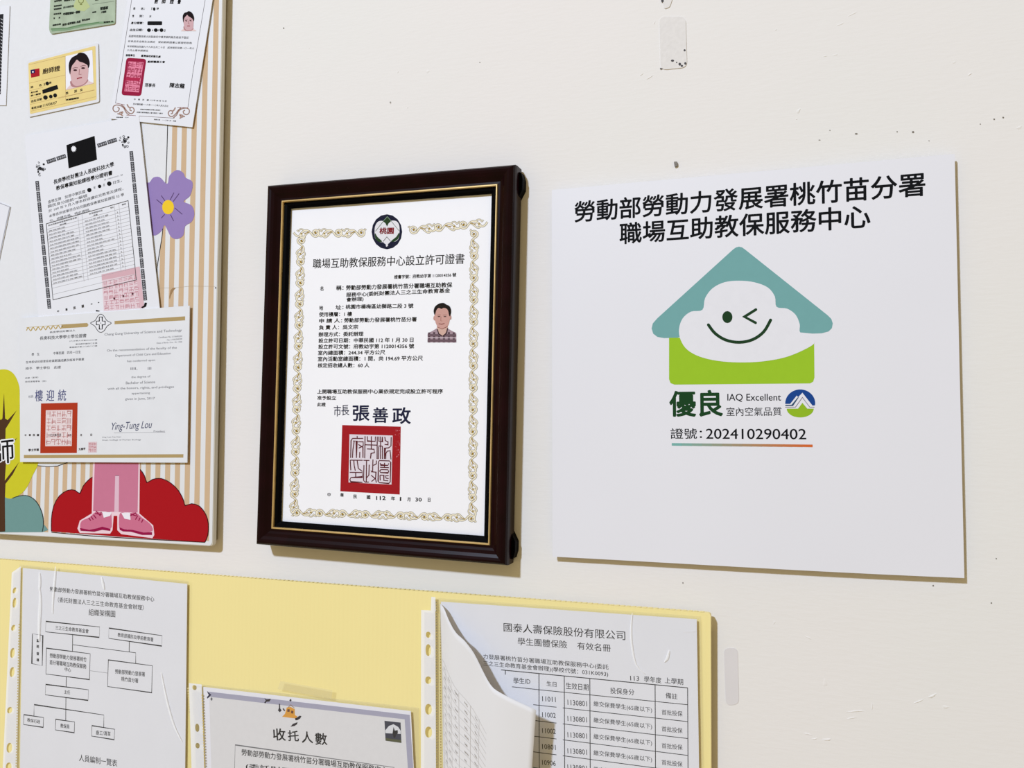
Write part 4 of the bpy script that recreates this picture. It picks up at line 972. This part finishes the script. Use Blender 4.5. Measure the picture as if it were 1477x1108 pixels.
# insurance roster
d = .0146
sv = thing('sheet_protector', 'clear punched sleeve gaping open around the insurance roster at lower right', 'sleeve', P(820, 1000, .0112), 'clear punched sleeves on the yellow board')
slab('back_film', [(622, 862), (1011, 889), (1015, 1150), (622, 1150)], .0125, .0002, FILM, sv)
slab('front_film', [(630, 864.5), (1008, 892), (1012, 1150), (630, 1150)], d+.0011, .0002, FILM, sv)
strip_with_holes('punched_strip', [(607.5, 880), (628, 881), (629, 1150), (607, 1150)], [(617.7, 915.3, 3.4, 4.4), (617.7, 937.5, 3.8, 8.6), (617.7, 981, 4.2, 5.4), (618, 1023, 4.6, 7.8), (618.2, 1056, 4.8, 8), (618, 1125, 4.6, 7)], .0148, sv)
slab('strip_tab', [(622, 861), (628, 861.5), (628.5, 881.5), (621.5, 880.5)], .0149, .0002, STRIP, sv)
stitches(sv, 629.5, 868, 630.5, 1140, .0157, 66, 1.6, (150, 140, 108))
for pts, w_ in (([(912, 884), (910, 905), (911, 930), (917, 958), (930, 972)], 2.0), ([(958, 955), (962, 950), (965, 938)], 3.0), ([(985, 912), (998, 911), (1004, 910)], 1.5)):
    streak(sv, smooth_poly(pts, 4, False), w_*1.3, d+.00115)
t = sheet('insurance_roster', 'white insurance roster sheet with a ruled table, in the lower right sleeve', 'paper', [(636, 868), (1005, 893.5), (1009, 1150), (640, 1150)], d, .0004, DOC)
p = Print(t, d, (600, 840, 3.2822))
p.text('國泰人壽保險股份有限公司', 415, 233, 991, 275, 42, K, .004)
p.text('學生團體保險', 482, 297, 716, 314, 36, K, .002); p.text('有效名冊', 764, 318, 922, 330, 35, K, .002)
p.text('力發展署桃竹苗分署職場互助教保服務中心(委託', 318, 366, 912, 418, 27, K, .006)
p.text('三之三生命教育基金會辦理)(學校代號：031K0093)', 318, 398, 910, 451, 27, K, .006)
p.text('113', 1015, 465, 1057, 467, 22, K, .004); p.text('學年度', 1080, 472, 1162, 479, 28, K, .004); p.text('上學期', 1178, 478, 1265, 487, 28, K, .004)
LN = (45, 45, 48)
ty = lambda x: 433+(x-582)*.0955
p.line([(403, 415), (1286, ty(1286))], 4, LN, 'table_rule')
p.line([(423, 415), (423, 437)], 4, LN, 'table_rule')
p.line([(455, 495), (582, 509), (1286, 580)], 3.2, LN, 'table_rule')
for k_ in range(1, 8):
    y0_ = 508+74.6*k_; y1_ = 580+80*k_
    f_ = lambda x: y0_+(y1_-y0_)*(x-582)/704
    p.line([(555, f_(555)), (665, f_(665))], 3.2, LN, 'table_rule'); p.line([(695, f_(695)), (1286, f_(1286))], 3.2, LN, 'table_rule')
for x_, b_ in ((582, 1150), (702, 1150), (823, 1150), (1132, 1150), (1286, 1150)): p.line([(x_, ty(x_)), (x_+3, b_)], 3.6, LN, 'table_rule')
for q in (('學生ID', 462, 480, 542, 484, 29), ('生日', 618, 491, 665, 496, 24), ('生效日期', 710, 505, 818, 514, 31), ('投保身分', 920, 527, 1034, 536, 29), ('備註', 1182, 549, 1238, 555, 27)): p.text(*q, K, .004)
for k_, b_ in enumerate(('11011', '11002', '11002', '10801', '10906', '10711', '10905')):
    p.text(b_, 598, 563+75.5*k_, 662, 568+75.5*k_, 24, K, .006); p.text('1130801', 718, 581+76.6*k_, 810, 588+76.6*k_, 25, K, .004)
    p.text('繳交保費學生(65歲以下)', 841, 590+77.5*k_, 1118, 621+78*k_, 28, (50, 50, 54), .004); p.text('首批投保', 1164, 627+79.3*k_, 1262, 636+79.5*k_, 25, (50, 50, 54), .004)
p.done()

# page that has slumped forward out of the sleeve
d0 = .0172
z_ = (630, 860, 4.47)
top = smooth_poly([(20, 48), (45, 78), (78, 158), (122, 235), (180, 290), (240, 370), (290, 470), (335, 555), (370, 598), (430, 635), (520, 680), (640, 735)], 3, False)
NU = len(top)-1; NV = 26
def page(u, v):
    """u 0..1 across the top edge, v 0..1 down to below the view"""
    f = u*NU; i = min(NU-1, int(f)); a = Vector(top[i])*(1-(f-i)) + Vector(top[i+1])*(f-i)
    yb_ = 1380+u*220
    x = a.x + v*(38*(1-u) - 62*u) ; y = a.y + (yb_-a.y)*v
    dep = d0 + .022*(sin(min(1, u*1.05)*pi*.5)**1.2)*(1-.15*v) + .004*sin(u*7)*(1-u)
    return P(z_[0]+x/z_[2], z_[1]+y/z_[2], dep)
V = []; F = []
for j in range(NV+1):
    for i in range(NU+1): V.append(page(i/NU, j/NV))
for j in range(NV):
    for i in range(NU):
        n = j*(NU+1)+i; F.append([n, n+1, n+NU+2, n+NU+1])
pg = thing('loose_page', 'white page slumped and curling forward over the insurance roster', 'paper', P(690, 1000, d0))
o = obj('page', V, F, mat('loose_paper', (228, 226, 226), .6, .01, 20, .03), pg, smooth=True)
sm = o.modifiers.new('thickness', 'SOLIDIFY'); sm.thickness = .0003; sm.offset = 1
V = []; F = []
OFF = Vector((.25, -.9, .1)).normalized()*.0005
def pstrip(u0, v0, u1, v1, w, n=14):
    for k_ in range(n):
        a, b = k_/n, (k_+1)/n; m_ = len(V)
        for (u, v) in ((u0+(u1-u0)*a, v0+(v1-v0)*a-w), (u0+(u1-u0)*b, v0+(v1-v0)*b-w), (u0+(u1-u0)*b, v0+(v1-v0)*b+w), (u0+(u1-u0)*a, v0+(v1-v0)*a+w)):
            V.append(page(u, v)+OFF)
        F.append([m_, m_+1, m_+2, m_+3])
for k_ in range(15):
    v0 = .265+.045*k_; pstrip(.03, v0, .62, v0+.09-.002*k_, .0009)
for u in (.1, .2, .3, .42, .52):
    m_ = len(V); 
    for j in range(20):
        va, vb = .28+.033*j, .28+.033*(j+1); m_ = len(V)
        for (uu, v) in ((u-.0012, va), (u+.0012, va), (u+.0012, vb), (u-.0012, vb)): V.append(page(uu, v+.1*u)+OFF)
        F.append([m_, m_+1, m_+2, m_+3])
obj('printed_rule', V, F, ink((196, 194, 192)), pg, kind='stuff')
V = []; F = []
rn = random.Random(21)
for k_ in range(14):
    for u in (.06, .15, .25, .36, .47):
        v0 = .283+.045*k_+.14*u
        for c_ in range(rn.choice((2, 3, 4))):
            uu = u+c_*.011
            for s_ in range(2):
                m_ = len(V); du = .004; dv = rn.uniform(.004, .008)
                for (a, b) in ((0, 0), (du, 0), (du, dv), (0, dv)): V.append(page(uu+a+s_*.004, v0+b+.14*(uu-u)+s_*.006)+OFF)
                F.append([m_, m_+1, m_+2, m_+3])
obj('printed_text', V, F, ink((170, 168, 168)), pg, kind='stuff')
